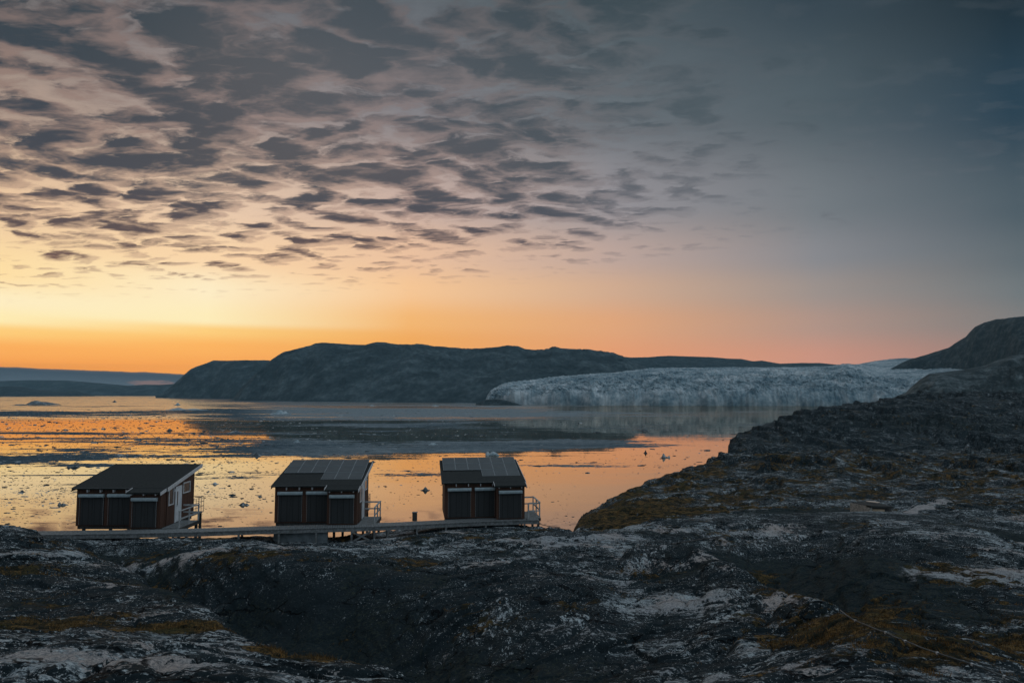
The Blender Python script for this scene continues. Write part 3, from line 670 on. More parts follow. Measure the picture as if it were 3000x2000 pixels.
# ------------------------------------------------------------------ fjord
def water_material():
    m, t, b, o = new_mat('fjord_water')
    t.n.remove(b)
    p = geo(t)
    x, y, z = t.xyz(p)
    # gentle swell as a tilt of the surface, longer across the view
    n1 = t.noise(t.map(p, rot=(0, 0, R(-5)), sc=(0.13, 1, 1)), 0.035, 5, 0.65, out='Color')
    n2 = t.noise(t.map(p, rot=(0, 0, R(6)), sc=(0.45, 1, 1)), 0.28, 3, 0.6, out='Color')
    rip = aval(t, 'ripple')
    tilt = t.vmath('ADD', t.vmath('SCALE', t.vmath('SUBTRACT', n1, (0.5, 0.5, 0.5)), scale=0.020),
                   t.vmath('SCALE', t.vmath('SUBTRACT', n2, (0.5, 0.5, 0.5)), scale=t.math('ADD', 0.007, t.math('MULTIPLY', rip, 0.05))))
    tx, ty, tz = t.xyz(tilt)
    nor = t.vmath('NORMALIZE', t.cxyz(t.math('MULTIPLY', tx, 0.8), ty, 1.0))
    gl = t.new('ShaderNodeBsdfGlossy'); gl.inputs['Color'].default_value = (0.86, 0.745, 0.63, 1)
    t.put(gl.inputs['Roughness'], t.math('ADD', 0.015, t.math('MULTIPLY', rip, 0.20)))
    t.l.new(nor, gl.inputs['Normal'])
    df = t.new('ShaderNodeBsdfDiffuse'); df.inputs['Color'].default_value = (0.022, 0.034, 0.040, 1)
    fr = t.new('ShaderNodeFresnel'); fr.inputs['IOR'].default_value = 1.9
    t.l.new(nor, fr.inputs['Normal'])
    f2 = t.mr(fr.outputs[0], 0.0, 0.64, 0.0, 0.96, 'LINEAR')
    mx = t.new('ShaderNodeMixShader'); t.put(mx.inputs[0], f2); t.l.new(df.outputs[0], mx.inputs[1]); t.l.new(gl.outputs[0], mx.inputs[2])
    # grease ice and brash: grey matt skin broken into crumbs
    ice = t.new('ShaderNodeBsdfDiffuse')
    c1 = t.noise(t.map(p, sc=(0.5, 1, 1)), 0.16, 7, 0.75)
    c2 = t.noise(p, 0.9, 3, 0.7)
    ic = t.ramp(t.math('ADD', t.math('MULTIPLY', c1, 0.6), t.math('MULTIPLY', c2, 0.4)), [(0.42, (0.040, 0.066, 0.085, 1)), (0.53, (0.075, 0.110, 0.135, 1)), (0.62, (0.26, 0.32, 0.36, 1))])
    ic2 = t.ramp(t.math('ADD', t.math('MULTIPLY', c1, 0.6), t.math('MULTIPLY', c2, 0.4)), [(0.40, (0.14, 0.18, 0.205, 1)), (0.53, (0.25, 0.295, 0.32, 1)), (0.64, (0.50, 0.55, 0.58, 1))])
    t.put(ice.inputs['Color'], t.mix(aval(t, 'paleice_sheen'), ic, ic2))
    g1 = t.noise(t.map(p, rot=(0, 0, R(5)), sc=(0.35, 1, 1)), 0.018, 8, 0.72, 0.4)
    g2 = t.noise(t.map(p, sc=(0.9, 0.45, 1)), 0.11, 6, 0.75)
    g3 = t.noise(t.map(p, rot=(0, 0, R(-3)), sc=(0.05, 1, 1)), 0.045, 6, 0.75)
    g = t.math('ADD', t.math('MULTIPLY', g1, 0.42), t.math('ADD', t.math('MULTIPLY', g2, 0.22), t.math('MULTIPLY', g3, 0.36)))
    g = t.math('ADD', g, t.math('MULTIPLY', t.math('SUBTRACT', aval(t, 'slush'), 0.5), 0.34))
    mk = t.mr(g, 0.488, 0.512)
    mx2 = t.new('ShaderNodeMixShader'); t.put(mx2.inputs[0], mk)
    t.l.new(mx.outputs[0], mx2.inputs[1]); t.l.new(ice.outputs[0], mx2.inputs[2])
    t.l.new(mx2.outputs[0], o.inputs[0])
    return m
M_WATER = water_material()
def wblob(X, Y, px, py, rx, ry):
    """patch on the fjord; centre from where it is seen, radii as metres along the shore and out"""
    c = on_water(px, py)
    return np.exp(-(((X-c.x)/rx)**2+((Y-c.y)/ry)**2))
def build_water():
    a = np.concatenate([np.linspace(-180, -50, 30)[:-1], np.linspace(-50, 50, 701)[:-1], np.linspace(50, 180, 30)[:-1]])
    r = np.concatenate([[20, 120, 200], np.geomspace(280, 6000, 620), np.geomspace(6200, 18500, 60)])
    A, RR = np.meshgrid(np.radians(a), r)
    X = np.sin(A)*RR; Y = np.cos(A)*RR
    Z = np.full_like(X, WATER)
    fw = from_arrays('fjord', np.stack([X, Y, Z], -1).reshape(-1, 3), grid_faces(len(r), len(a), closed=True), M_WATER)
    prow = 1148+2000*80/np.maximum(Y, 100)             # how far out, as the picture sees it
    pcol = 1500+2000*X/np.maximum(Y, 50)
    wn = fbm(X/420, Y/160, 5, 0.6, 201); wn2 = fbm(X/1500, Y/420, 4, 0.55, 202)
    sl = np.full_like(X, 0.22)
    # drifting brash fields, and a painted sheen farther out
    sl += 0.36*wblob(X, Y, 20, 1340, 120, 110)+0.9*wblob(X, Y, 300, 1362, 52, 12)+0.8*wblob(X, Y, 120, 1392, 60, 6)
    sl += 0.30*wblob(X, Y, 100, 1268, 500, 45)
    sl += 0.45*wblob(X, Y, 850, 1300, 130, 150)+0.42*wblob(X, Y, 1000, 1325, 150, 70)
    sl += 0.50*wblob(X, Y, 1400, 1300, 300, 120)+0.40*wblob(X, Y, 1250, 1318, 240, 26)
    sl += 0.30*wblob(X, Y, 1050, 1240, 600, 260)
    sl += 0.50*wblob(X, Y, 100, 1207, 900, 260)*(1-sstep(Y, 2400, 3400))
    sl += 0.30*sstep(Y, 1900, 2600)*(1-sstep(X, 300, 900))*(1-sstep(Y, 2700, 3400))
    sl += 0.65*wn+0.45*wn2
    sl += 0.55*sstep(Y, 1800, 2300)*sstep(X/np.maximum(Y, 100), -0.50, -0.38)*(1-sstep(X/np.maximum(Y, 100), 0.0, 0.14))*(0.6+0.8*wn2)  # pale sky sheen of the far water painted in as slush
    sl -= 0.8*sstep(-Y, -470, -400)
    sl -= 0.75*sstep(X, -80, 120)*sstep(-Y, -780, -620)
    sl = np.clip(sl, 0, 0.80)
    rp = 0.25*wn+0.12
    rp += 1.1*sstep(Y, 1750, 2300)*(0.55+1.2*np.clip(wn2+0.35, 0, 1))*(1-0.75*sstep(X/np.maximum(Y, 100), 0.0, 0.10))
    rp += 1.1*sstep(Y, 3600, 4600)*(1-sstep(X, -200, 800))
    rp += 0.9*sstep(Y, 4600, 7000)
    rp -= 0.6*sstep(-Y, -800, -600)
    rp = np.clip(rp, 0, 1)
    pi_ = np.clip(sstep(X/np.maximum(Y, 100), -0.42, -0.28)*(0.45+0.9*fbm(X/300, Y/120, 3, 0.6, 210)+0.9*sstep(Y, 1700, 2500)), 0, 1)  # pale ice, plus the painted sheen of the far water
    attr(fw, 'paleice_sheen', pi_.ravel()); attr(fw, 'slush', sl.ravel()); attr(fw, 'ripple', rp.ravel())
    tag(fw, 'still fjord mirroring the orange sky', kind='structure')
build_water()

# ------------------------------------------------------------------ the air over the fjord
def build_haze():
    x0, x1, y0, y1, z0, z1 = -19500, 19500, -400, 19500, WATER-20, 760
    v = [(x, y, z) for z in (z0, z1) for y in (y0, y1) for x in (x0, x1)]
    f = [(0, 2, 3, 1), (4, 5, 7, 6), (0, 1, 5, 4), (2, 6, 7, 3), (0, 4, 6, 2), (1, 3, 7, 5)]
    m = bpy.data.materials.new('air'); m.use_nodes = True
    t = NT(m.node_tree); t.n.clear()
    o = t.new('ShaderNodeOutputMaterial'); pv = t.new('ShaderNodeVolumePrincipled')
    pv.inputs['Color'].default_value = (0.27, 0.50, 0.64, 1); pv.inputs['Density'].default_value = HAZE_D
    pv.inputs['Anisotropy'].default_value = 0.0
    t.l.new(pv.outputs[0], o.inputs['Volume'])
    h = from_arrays('haze', v, f, m, smooth=False)
    tag(h, 'thin blue evening haze over the fjord', kind='stuff')
build_haze()
# ------------------------------------------------------------------ plain materials
def simple(name, c, rough=0.7, metal=0.0, spec=0.4, noise=0.0, scale=8.0, c2=None, stretch=(1, 1, 1), bump=0.0):
    m, t, b, o = new_mat(name)
    b.inputs['Roughness'].default_value = rough; b.inputs['Metallic'].default_value = metal
    b.inputs['Specular IOR Level'].default_value = spec
    c = tuple(c)+(1,); c2 = tuple(c2)+(1,) if c2 else tuple(v*(1-noise) for v in c[:3])+(1,)
    tc_ = t.new('ShaderNodeTexCoord').outputs['Object']
    n = t.noise(t.map(tc_, sc=stretch), scale, 6, 0.65)
    t.put(b.inputs['Base Color'], t.mix(t.mr(n, 0.38, 0.62), c, c2))
    if bump:
        bu = t.new('ShaderNodeBump'); bu.inputs['Strength'].default_value = bump; bu.inputs['Distance'].default_value = 0.01
        t.put(bu.inputs['Height'], n); t.l.new(bu.outputs[0], b.inputs['Normal'])
    return m
def board_material(name, c, c2, axis=0, pitch=0.14):
    m, t, b, o = new_mat(name)
    tc_ = t.new('ShaderNodeTexCoord').outputs['Object']
    x, y, z = t.xyz(tc_)
    u = t.math('ADD', x, y) if axis == 0 else z
    k = t.math('DIVIDE', u, pitch)
    fr = t.math('FRACT', k); fl = t.math('FLOOR', k)
    gap = t.math('MULTIPLY', t.mr(fr, 0.0, 0.08), t.mr(fr, 1.0, 0.92))
    var = t.noise(t.cxyz(fl, 0.0, 0.0), 3.7, 0)
    gr = t.noise(t.map(tc_, sc=(30, 30, 1.6) if axis == 0 else (1.6, 1.6, 30)), 1.0, 5, 0.6)
    col = t.mix(t.mr(t.math('ADD', t.math('MULTIPLY', var, 0.5), t.math('MULTIPLY', gr, 0.5)), 0.38, 0.62), tuple(c)+(1,), tuple(c2)+(1,))
    col = t.mix(gap, tuple(v*0.25 for v in c)+(1,), col)
    t.put(b.inputs['Base Color'], col); b.inputs['Roughness'].default_value = 0.75
    bu = t.new('ShaderNodeBump'); bu.inputs['Strength'].default_value = 0.8; bu.inputs['Distance'].default_value = 0.012
    t.put(bu.inputs['Height'], gap); t.l.new(bu.outputs[0], b.inputs['Normal'])
    return m
M_WALL = board_material('red_brown_boards', (0.062, 0.028, 0.018), (0.105, 0.046, 0.027))
M_SHUT = board_material('dark_shutter_boards', (0.028, 0.033, 0.036), (0.032, 0.036, 0.039), pitch=0.36)
M_ROOF = simple('roofing_felt', (0.010, 0.014, 0.015), 0.9, noise=0.0, c2=(0.028, 0.034, 0.034), scale=14, bump=0.5)
M_WHITE = simple('weathered_white_wood', (0.62, 0.62, 0.63), 0.6, c2=(0.48, 0.49, 0.51), scale=5, stretch=(1, 1, 1))
M_DOOR = simple('white_door_paint', (0.72, 0.75, 0.78), 0.5, c2=(0.62, 0.65, 0.68), scale=3)
M_BOX = simple('blind_casing', (0.44, 0.54, 0.58), 0.5, c2=(0.34, 0.43, 0.47), scale=6, metal=0.2)
M_GREY = simple('grey_weathered_wood', (0.24, 0.26, 0.27), 0.8, c2=(0.12, 0.135, 0.14), scale=7, stretch=(1, 1, 1))
M_DARKW = simple('dark_tarred_wood', (0.035, 0.036, 0.036), 0.8, c2=(0.07, 0.072, 0.07), scale=9)
M_GLASS = simple('window_glass', (0.02, 0.025, 0.03), 0.04, spec=1.0)
M_METAL = simple('galvanised_steel', (0.32, 0.34, 0.35), 0.45, metal=0.6, c2=(0.22, 0.24, 0.25), scale=12)
M_CABLE = simple('pale_guide_wire', (0.34, 0.36, 0.37), 0.5)
M_RAIL = simple('pale_rail_wood', (0.46, 0.48, 0.49), 0.7, c2=(0.30, 0.32, 0.33), scale=5)
M_CONC = simple('concrete', (0.20, 0.24, 0.26), 0.9, c2=(0.13, 0.16, 0.18), scale=3, bump=0.4)
M_CELL = simple('solar_cell_glass', (0.058, 0.074, 0.082), 0.5, c2=(0.072, 0.088, 0.096), scale=2.0, spec=0.5)
M_FRAME = simple('aluminium_frame', (0.26, 0.29, 0.31), 0.5, metal=0.2)

class MB:
    """collects solid pieces and links them as one mesh"""
    def __init__(s): s.v = []; s.f = []
    def hexa(s, pts):                    # 8 corners: bottom ring then top ring
        n = len(s.v); s.v += [tuple(p) for p in pts]
        for a in ((0, 3, 2, 1), (4, 5, 6, 7), (0, 1, 5, 4), (1, 2, 6, 5), (2, 3, 7, 6), (3, 0, 4, 7)): s.f.append([n+i for i in a])
        return s
    def box(s, x0, x1, y0, y1, z0, z1):
        return s.hexa([(x0, y0, z0), (x1, y0, z0), (x1, y1, z0), (x0, y1, z0), (x0, y0, z1), (x1, y0, z1), (x1, y1, z1), (x0, y1, z1)])
    def bar(s, a, b, w_, h_=None, up=(0, 0, 1)):
        a = Vector(a); b = Vector(b); h_ = h_ or w_
        d = (b-a).normalized(); u = Vector(up)
        if abs(d.dot(u)) > 0.98: u = Vector((0, 1, 0))
        r_ = d.cross(u).normalized()*w_/2; q_ = r_.cross(d).normalized()*h_/2
        return s.hexa([a-r_-q_, a+r_-q_, b+r_-q_, b-r_-q_, a-r_+q_, a+r_+q_, b+r_+q_, b-r_+q_])
    def tube(s, pts, rad, n=8):
        base = len(s.v); pts = [Vector(p) for p in pts]
        for i, p in enumerate(pts):
            d = (pts[min(i+1, len(pts)-1)]-pts[max(i-1, 0)]).normalized()
            u = Vector((0, 0, 1)) if abs(d.z) < 0.95 else Vector((0, 1, 0))
            a = d.cross(u).normalized(); b_ = a.cross(d).normalized()
            for k in range(n):
                t_ = 2*math.pi*k/n
                s.v.append(tuple(p+a*math.cos(t_)*rad+b_*math.sin(t_)*rad))
        for i in range(len(pts)-1):
            for k in range(n):
                s.f.append([base+i*n+k, base+i*n+(k+1) % n, base+(i+1)*n+(k+1) % n, base+(i+1)*n+k])
        s.f.append([base+k for k in range(n)][::-1]); s.f.append([base+(len(pts)-1)*n+k for k in range(n)])
        return s
    def prism(s, prof, x0, x1):          # profile in (y, z) pulled along x
        n = len(s.v); k = len(prof)
        s.v += [(x0, y, z) for y, z in prof]+[(x1, y, z) for y, z in prof]
        s.f.append(list(range(n, n+k))[::-1]); s.f.append(list(range(n+k, n+2*k)))
        for i in range(k):
            j = (i+1) % k
            s.f.append([n+i, n+j, n+k+j, n+k+i])
        return s
    def build(s, name, mat, parent=None, bevel=0.0, smooth=False):
        me = bpy.data.meshes.new(name); me.from_pydata(s.v, [], s.f); me.materials.append(mat)
        bm = bmesh.new(); bm.from_mesh(me); bmesh.ops.recalc_face_normals(bm, faces=bm.faces); bm.to_mesh(me); bm.free()
        if smooth:
            for p in me.polygons: p.use_smooth = True
        o = bpy.data.objects.new(name, me); COL.objects.link(o)
        if parent: o.parent = parent
        if bevel:
            md = o.modifiers.new('edge', 'BEVEL'); md.width = bevel; md.segments = 1; md.limit_method = 'ANGLE'
        return o
def empty(name, loc, rz=0.0):
    o = bpy.data.objects.new(name, None); COL.objects.link(o); o.location = loc; o.rotation_euler = (0, 0, rz); return o

# ------------------------------------------------------------------ cabins
DM, SL = 3.55, 0.215           # width, depth, roof rise per metre
EH = 2.25                               # wall height at the front eave
BY = -0.74                              # the stepped-out bay at the front right
def cabin(loc, rz, label, panels, rail_front, W):
    r = empty('cabin', loc, rz); tag(r, label, 'cabin', 'cabins along the boardwalk')
    BX0 = W-1.80
    def zr(y): return EH+SL*y
    # walls
    m = MB()
    m.prism([(0, 0.0), (DM, 0.0), (DM, zr(DM)), (0, zr(0))], 0, W)
    m.prism([(BY, 0.0), (-0.12, 0.0), (-0.12, zr(-0.12)-0.02), (BY, zr(BY)-0.02)], BX0, W-0.003)
    m.prism([(-0.12, 0.0), (0.0, 0.0), (0.0, zr(0)-0.03), (-0.12, zr(-.12)-0.03)], BX0+0.1, W-0.22)
    m.build('wall', M_WALL, r)
    for (a0, a1, b0, b1, zt_) in ((-0.005, 0.115, -0.022, 0.0, zr(0)-.02), (BX0-0.02, BX0+0.10, BY-0.022, BY, zr(BY)-.04), (W-0.11, W+0.012, BY-0.022, BY, zr(BY)-.04),
                                  (W, W+0.022, 0.0, 0.10, zr(0)-.02), (W, W+0.022, DM-0.1, DM, zr(DM)-.06), (W, W+0.020, BY, BY+0.09, zr(BY)-.04), (W, W+0.020, -0.21, -0.12, zr(-.2)-.04)):
        MB().box(a0, a1, b0, b1, 0.0, zt_).build('corner_board', M_WALL, r)
    # roofs
    OV = 0.26; TH = 0.10
    def slab(x0, x1, y0, y1, lift=0.0):
        return MB().prism([(y0, zr(y0)+lift), (y1, zr(y1)+lift), (y1, zr(y1)+lift+TH), (y0, zr(y0)+lift+TH)], x0, x1)
    roof = slab(-0.16, W+0.16, -OV, DM+0.75, 0.02); rf = roof.build('roof', M_ROOF, r)
    bay = slab(BX0-0.14, W+0.10, BY-OV, -OV+0.03, 0.012); br = bay.build('bay_roof', M_ROOF, r)
    fa = MB()                                        # verge boards and the white capping
    fa.prism([(-OV, zr(-OV)-0.10), (DM+0.77, zr(DM+0.77)-0.10), (DM+0.77, zr(DM+0.77)+0.13), (-OV, zr(-OV)+0.13)], W+0.163, W+0.195)
    fa.build('verge_board', M_WHITE, rf)
    fa = MB(); fa.prism([(-OV, zr(-OV)-0.08), (DM+0.77, zr(DM+0.77)-0.08), (DM+0.77, zr(DM+0.77)+0.135), (-OV, zr(-OV)+0.135)], -0.195, -0.163)
    fa.build('verge_board', M_DARKW, rf)
    fa = MB(); fa.prism([(BY-OV, zr(BY-OV)-0.07), (-OV-.05, zr(-OV-.05)-0.07), (-OV-.05, zr(-OV-.05)+0.12), (BY-OV, zr(BY-OV)+0.12)], W+0.103, W+0.133)
    fa.build('verge_board', M_WHITE, br)
    fa = MB(); fa.prism([(BY-OV, zr(BY-OV)+0.08), (-OV-.02, zr(-OV-.02)+0.08), (-OV-.02, zr(-OV-.02)+0.15), (BY-OV, zr(BY-OV)+0.15)], BX0-0.175, BX0-0.143)
    fa.build('verge_board', M_WHITE, br)
    dr = MB(); dr.bar((-0.16, -OV-0.012, zr(-OV)+0.115), (BX0-0.18, -OV-0.012, zr(-OV)+0.115), 0.02, 0.018); dr.build('drip_edge', M_METAL, rf)
    for k in range(4):
        x_ = 0.74+k*0.79
        MB().bar((x_, -OV+0.01, zr(-OV)-0.055), (x_, -0.001, zr(0)-0.09), 0.045, 0.19).build('rafter_tail', M_WHITE, rf)
    for x_ in (BX0+0.14, BX0+0.88, BX0+1.60):
        MB().bar((x_, BY-OV+0.01, zr(BY-OV)-0.02), (x_, BY-0.001, zr(BY)-0.05), 0.042, 0.10).build('rafter_tail', M_WHITE, br)
    # three shuttered openings with the blind casings over them
    for (x0, x1, y_, top) in ((0.20, 1.72, 0.0, 1.93), (1.95, BX0-0.04, 0.0, 1.94), (BX0+0.13, W-0.15, BY, 1.82)):
        sh = MB(); sh.box(x0+0.05, x1-0.05, y_-0.035, y_-0.001, 0.06, top-0.17)
        so = sh.build('shutter', M_SHUT, r)
        MB().bar(((x0+x1)/2, y_-0.045, 0.07), ((x0+x1)/2, y_-0.045, top-0.18), 0.012, 0.02).build('shutter_seam', M_DARKW, so)
        cs = MB(); h = 0.205
        cs.prism([(y_-0.03, top-h), (y_-0.19, top-h), (y_-0.235, top-h+0.05), (y_-0.235, top-0.05), (y_-0.19, top), (y_-0.03, top)], x0, x1)
        co = cs.build('blind_casing', M_BOX, r)
        for xw in (x0+0.035, x1-0.035):
            g_ = MB()
            n_ = 15
            for i in range(n_):
                za = 0.08+(top-h-0.10)*i/n_; zb = za+(top-h-0.10)/n_*0.72
                g_.bar((xw, y_-0.12, za), (xw, y_-0.12, zb), 0.012)
            g_.bar((xw, y_-0.12, 0.08), (xw, y_-0.12, top-h), 0.007)
            g_.build('guide_wire', M_CABLE, co)
    # right-hand wall: narrow window, door, small high window
    xw = W
    def window(y0, y1, z0, z1):
        f = MB(); fr = 0.075
        for a in ((y0, y1, z0, z0+fr), (y0, y1, z1-fr, z1), (y0, y0+fr, z0+fr, z1-fr), (y1-fr, y1, z0+fr, z1-fr)):
            f.box(xw, xw+0.045, *a)
        fo = f.build('window', M_WHITE, r)
        MB().box(xw+0.004, xw+0.016, y0+fr, y1-fr, z0+fr, z1-fr).build('pane', M_GLASS, fo)
    window(0.20, 0.83, 1.16, 2.26)
    window(2.02, 2.98, 1.64, 2.34)
    dd = MB(); dd.box(xw, xw+0.05, 1.02, 1.10, 0.0, 2.22); dd.box(xw, xw+0.05, 1.74, 1.82, 0.0, 2.22); dd.box(xw, xw+0.05, 1.10, 1.74, 2.14, 2.22)
    dd.box(xw, xw+0.030, 1.10, 1.74, 0.02, 2.14)
    do = dd.build('door', M_DOOR, r)
    MB().box(xw+0.030, xw+0.036, 1.24, 1.36, 1.05, 1.90).build('pane', M_GLASS, do)
    MB().bar((xw+0.07, 1.16, 1.02), (xw+0.07, 1.28, 1.02), 0.025).bar((xw+0.03, 1.17, 1.02), (xw+0.07, 1.17, 1.02), 0.02).build('handle', M_METAL, do)
    MB().box(xw+0.0, xw+0.07, 0.90, 0.98, 1.92, 2.08).build('wall_lamp', M_DOOR, r)
    # deck beside the door
    DW = 1.08; DY0, DY1 = -0.55, 2.10
    d = MB()
    k = int((DY1-DY0)/0.13)
    for i in range(k):
        ya = DY0+i*0.13; d.box(W+0.03, W+DW, ya, ya+0.115, -0.065, -0.025)
    dk = d.build('deck', M_GREY, r)
    j = MB(); j.box(W+0.03, W+DW+0.02, DY0+.01, DY0+0.05, -0.22, -0.067); j.box(W+0.03, W+DW+0.02, DY1-0.05, DY1-.01, -0.22, -0.067)
    j.box(W+DW+0.003, W+DW+0.05, DY0+.055, DY1-.055, -0.23, -0.03); j.build('joist', M_DARKW, dk)
    rl = MB(); H_ = 0.97; xo = W+DW-0.03
    rl.bar((xo, DY0+0.0, H_), (xo, DY1, H_), 0.10, 0.045); rl.bar((xo, DY0+.03, H_*0.50), (xo, DY1-.04, H_*0.50), 0.035, 0.09)
    for y_ in (DY0+0.07, (DY0+DY1)/2, DY1-0.07): rl.bar((xo, y_, -0.02), (xo, y_, H_-0.024), 0.075)
    rl.bar((W+0.05, DY1-0.02, H_-0.05), (xo-0.055, DY1-0.02, H_-0.05), 0.035, 0.10); rl.bar((W+0.05, DY1-0.02, H_*0.50), (xo-0.04, DY1-0.02, H_*0.50), 0.03, 0.08)
    if rail_front:
        xs = W+0.30
        rl.bar((xs, DY0+0.03, H_-0.05), (xo-0.055, DY0+0.03, H_-0.05), 0.035, 0.10); rl.bar((xs, DY0+0.03, H_*0.45), (xo-0.04, DY0+0.03, H_*0.45), 0.03, 0.08)
        rl.bar((xs, DY0+0.03, -0.2), (xs, DY0+0.03, H_-0.101), 0.09)
    rl.build('railing', M_RAIL, dk)
    # terrace on the fjord side with its thin steel rail
    tr = MB()
    for i in range(13):
        ya = DM+0.02+i*0.14; tr.box(0.1, W-0.1, ya, ya+0.125, -0.07, -0.03)
    to = tr.build('terrace', M_GREY, r)
    te = MB(); y9 = DM+1.85
    for z_ in (0.35, 0.66, 0.97):
        te.bar((W-0.12, DM+0.03, z_), (W-0.12, y9, z_), 0.022); te.bar((0.12, y9, z_), (W-0.131, y9, z_), 0.022)
    for i in range(5): te.bar((W-0.12, DM+0.3+i*0.38, -0.03), (W-0.12, DM+0.3+i*0.38, 0.97), 0.024)
    for i in range(6): te.bar((0.12+i*0.98, y9, -0.03), (0.12+i*0.98, y9, 0.97), 0.024)
    te.build('terrace_railing', M_METAL, to)
    # floor frame and piles down to the rock
    fl = MB(); fl.box(0.06, W-0.06, 0.06, DM-0.06, -0.20, -0.001); fl.box(BX0+0.06, W-0.06, BY+0.05, 0.055, -0.18, -0.002); fl.build('floor_frame', M_DARKW, r)
    rot = Matrix.Rotation(rz, 3, 'Z'); L = Vector(loc)
    for x_, y_ in [(x_, y_) for x_ in (0.25, 1.9, 3.6, W-0.25) for y_ in (0.4, DM-0.3)]+[(W+DW-0.1, DY0+0.2), (W+DW-0.1, DY1-0.2), (0.3, y9-0.1), (W-0.3, y9-0.1)]:
        p = rot@Vector((x_, y_, 0))+L
        g_ = float(land_z(p.x, p.y))-L.z-0.3
        zt = -0.205 if y_ < DM and x_ < W else -0.075
        if g_ < zt-0.05: MB().bar((x_, y_, g_), (x_, y_, zt), 0.14).build('pile', M_DARKW, r)
    if panels:
        # solar rack: two full rows and a short third one over the bay
        PW = (W+0.02)/6; PL = 1.12; s2 = 0.262; y_top = DM+0.62
        def zp(y, row): return zr(DM+0.62)+0.34-(y_top-y)*s2-row*0.030
        for row, c0 in ((0, 0), (1, 0), (2, 3)):
            y1 = y_top-row*PL*0.965; y0 = y1-PL
            off = row*0.0
            for c in range(c0, 6):
                x0 = -0.02+c*PW+off; x1 = x0+PW-0.012
                p = MB(); p.hexa([(x0, y0, zp(y0, row)-0.04), (x1, y0, zp(y0, row)-0.04), (x1, y1, zp(y1, row)-0.04), (x0, y1, zp(y1, row)-0.04),
                                  (x0, y0, zp(y0, row)), (x1, y0, zp(y0, row)), (x1, y1, zp(y1, row)), (x0, y1, zp(y1, row))])
                po = p.build('solar_panel', M_FRAME, r)
                i_ = 0.024
                q_ = MB(); q_.hexa([(x0+i_, y0+i_, zp(y0+i_, row)+0.001), (x1-i_, y0+i_, zp(y0+i_, row)+0.001), (x1-i_, y1-i_, zp(y1-i_, row)+0.001), (x0+i_, y1-i_, zp(y1-i_, row)+0.001),
                                    (x0+i_, y0+i_, zp(y0+i_, row)+0.005), (x1-i_, y0+i_, zp(y0+i_, row)+0.005), (x1-i_, y1-i_, zp(y1-i_, row)+0.005), (x0+i_, y1-i_, zp(y1-i_, row)+0.005)])
                q_.build('cells', M_CELL, po)
        y2 = y_top-2*PL*0.965; y3 = y2-PL
        rk = MB()
        for x_ in (0.62, 1.28, 1.95, 2.62):
            rk.bar((x_, y2+0.0, zp(y2, 1)-0.07), (x_, y_top-0.1, zp(y_top-0.1, 0)-0.10), 0.045, 0.05)
            rk.bar((x_, y2+0.03, zr(y2)+0.12), (x_, y2+0.03, zp(y2, 1)-0.09), 0.04)
        for x_ in (BX0-0.4, BX0+0.75, W-0.3):
            rk.bar((x_, y3+0.02, zp(y3, 2)-0.075), (x_, y_top-0.1, zp(y_top-0.1, 0)-0.13), 0.045, 0.05)
        rk.bar((2.6, y3+0.0, zp(y3, 2)-0.11), (W+0.05, y3+0.0, zp(y3, 2)-0.11), 0.035, 0.03)
        rk.build('panel_rack', M_METAL, r)
    return r
FZ = -8.125
c1 = at(222, 1541, 42.3); c2 = at(804, 1531, 43.25); c3 = at(1302, 1520, 44.75)
cabin((c1.x, 42.3, FZ), R(0), 'left cabin with a bare dark roof and a white door on its right wall', False, False, 5.48)
cabin((c2.x, 43.25, FZ), R(3), 'middle cabin, solar panels on its roof, standing above the grey foundation wall', True, False, 5.2)
cabin((c3.x, 44.75, FZ), R(8), 'right cabin, solar panels on its roof, railed deck at the end of the boardwalk', True, True, 5.1)

# ------------------------------------------------------------------ boardwalk
BWX = [-28.2, -26.0, -20.5, -13.9, -8.3, -2.2, 1.05]
BWY = [39.75, 39.9, 40.35, 41.4, 42.25, 43.75, 44.35]      # near edge
BZ = FZ-0.03
bw_root = empty('boardwalk', (-27, 39.6, BZ)); tag(bw_root, 'weathered grey plank boardwalk running past the fronts of the three cabins', 'boardwalk')
def bx(v): return (v[0]+27, v[1]-39.6, v[2]-BZ)
xs = np.arange(-28.2, 1.9, 0.001); ys = pchip(BWX, BWY, xs); sd = np.concatenate([[0], np.cumsum(np.hypot(np.diff(xs), np.diff(ys)))])
pl = MB(); rng = random.Random(4); s_ = 0.0; WD = 1.16
while s_ < sd[-1]-0.2:
    i = np.searchsorted(sd, s_); j = np.searchsorted(sd, s_+0.128)
    a = Vector((xs[i], ys[i], BZ)); b_ = Vector((xs[j], ys[j], BZ)); d_ = (b_-a).normalized(); n_ = Vector((-d_.y, d_.x, 0))
    e0, e1 = rng.uniform(-.02, .02), rng.uniform(-.02, .02); dz_ = rng.uniform(-.004, .004)
    skew = d_*(-0.10)
    pts = [a+n_*e0, b_+n_*e0, b_+n_*(WD+e1)+skew, a+n_*(WD+e1)+skew]
    pl.hexa([bx(p+Vector((0, 0, -0.04+dz_))) for p in pts]+[bx(p+Vector((0, 0, dz_))) for p in pts])
    s_ += 0.146
pl.build('planks', M_GREY, bw_root)
def bwp(x, off, z): 
    y = float(pchip(BWX, BWY, np.array([x]))[0]); y2 = float(pchip(BWX, BWY, np.array([x+0.05]))[0]); d_ = Vector((0.05, y2-y, 0)).normalized()
    return Vector((x, y, z))+Vector((-d_.y, d_.x, 0))*off
for off in (0.06, 1.08):
    m = MB(); xx = list(np.linspace(-28, 1.7, 40))
    for a, b_ in zip(xx[:-1], xx[1:]): m.bar(bx(bwp(a, off, BZ-0.16)), bx(bwp(b_, off, BZ-0.16)), 0.05, 0.20)
    m.build('beam', M_GREY if off < 1 else M_DARKW, bw_root)
def side_x(px, Y): return (px-1500)/2000.0*Y
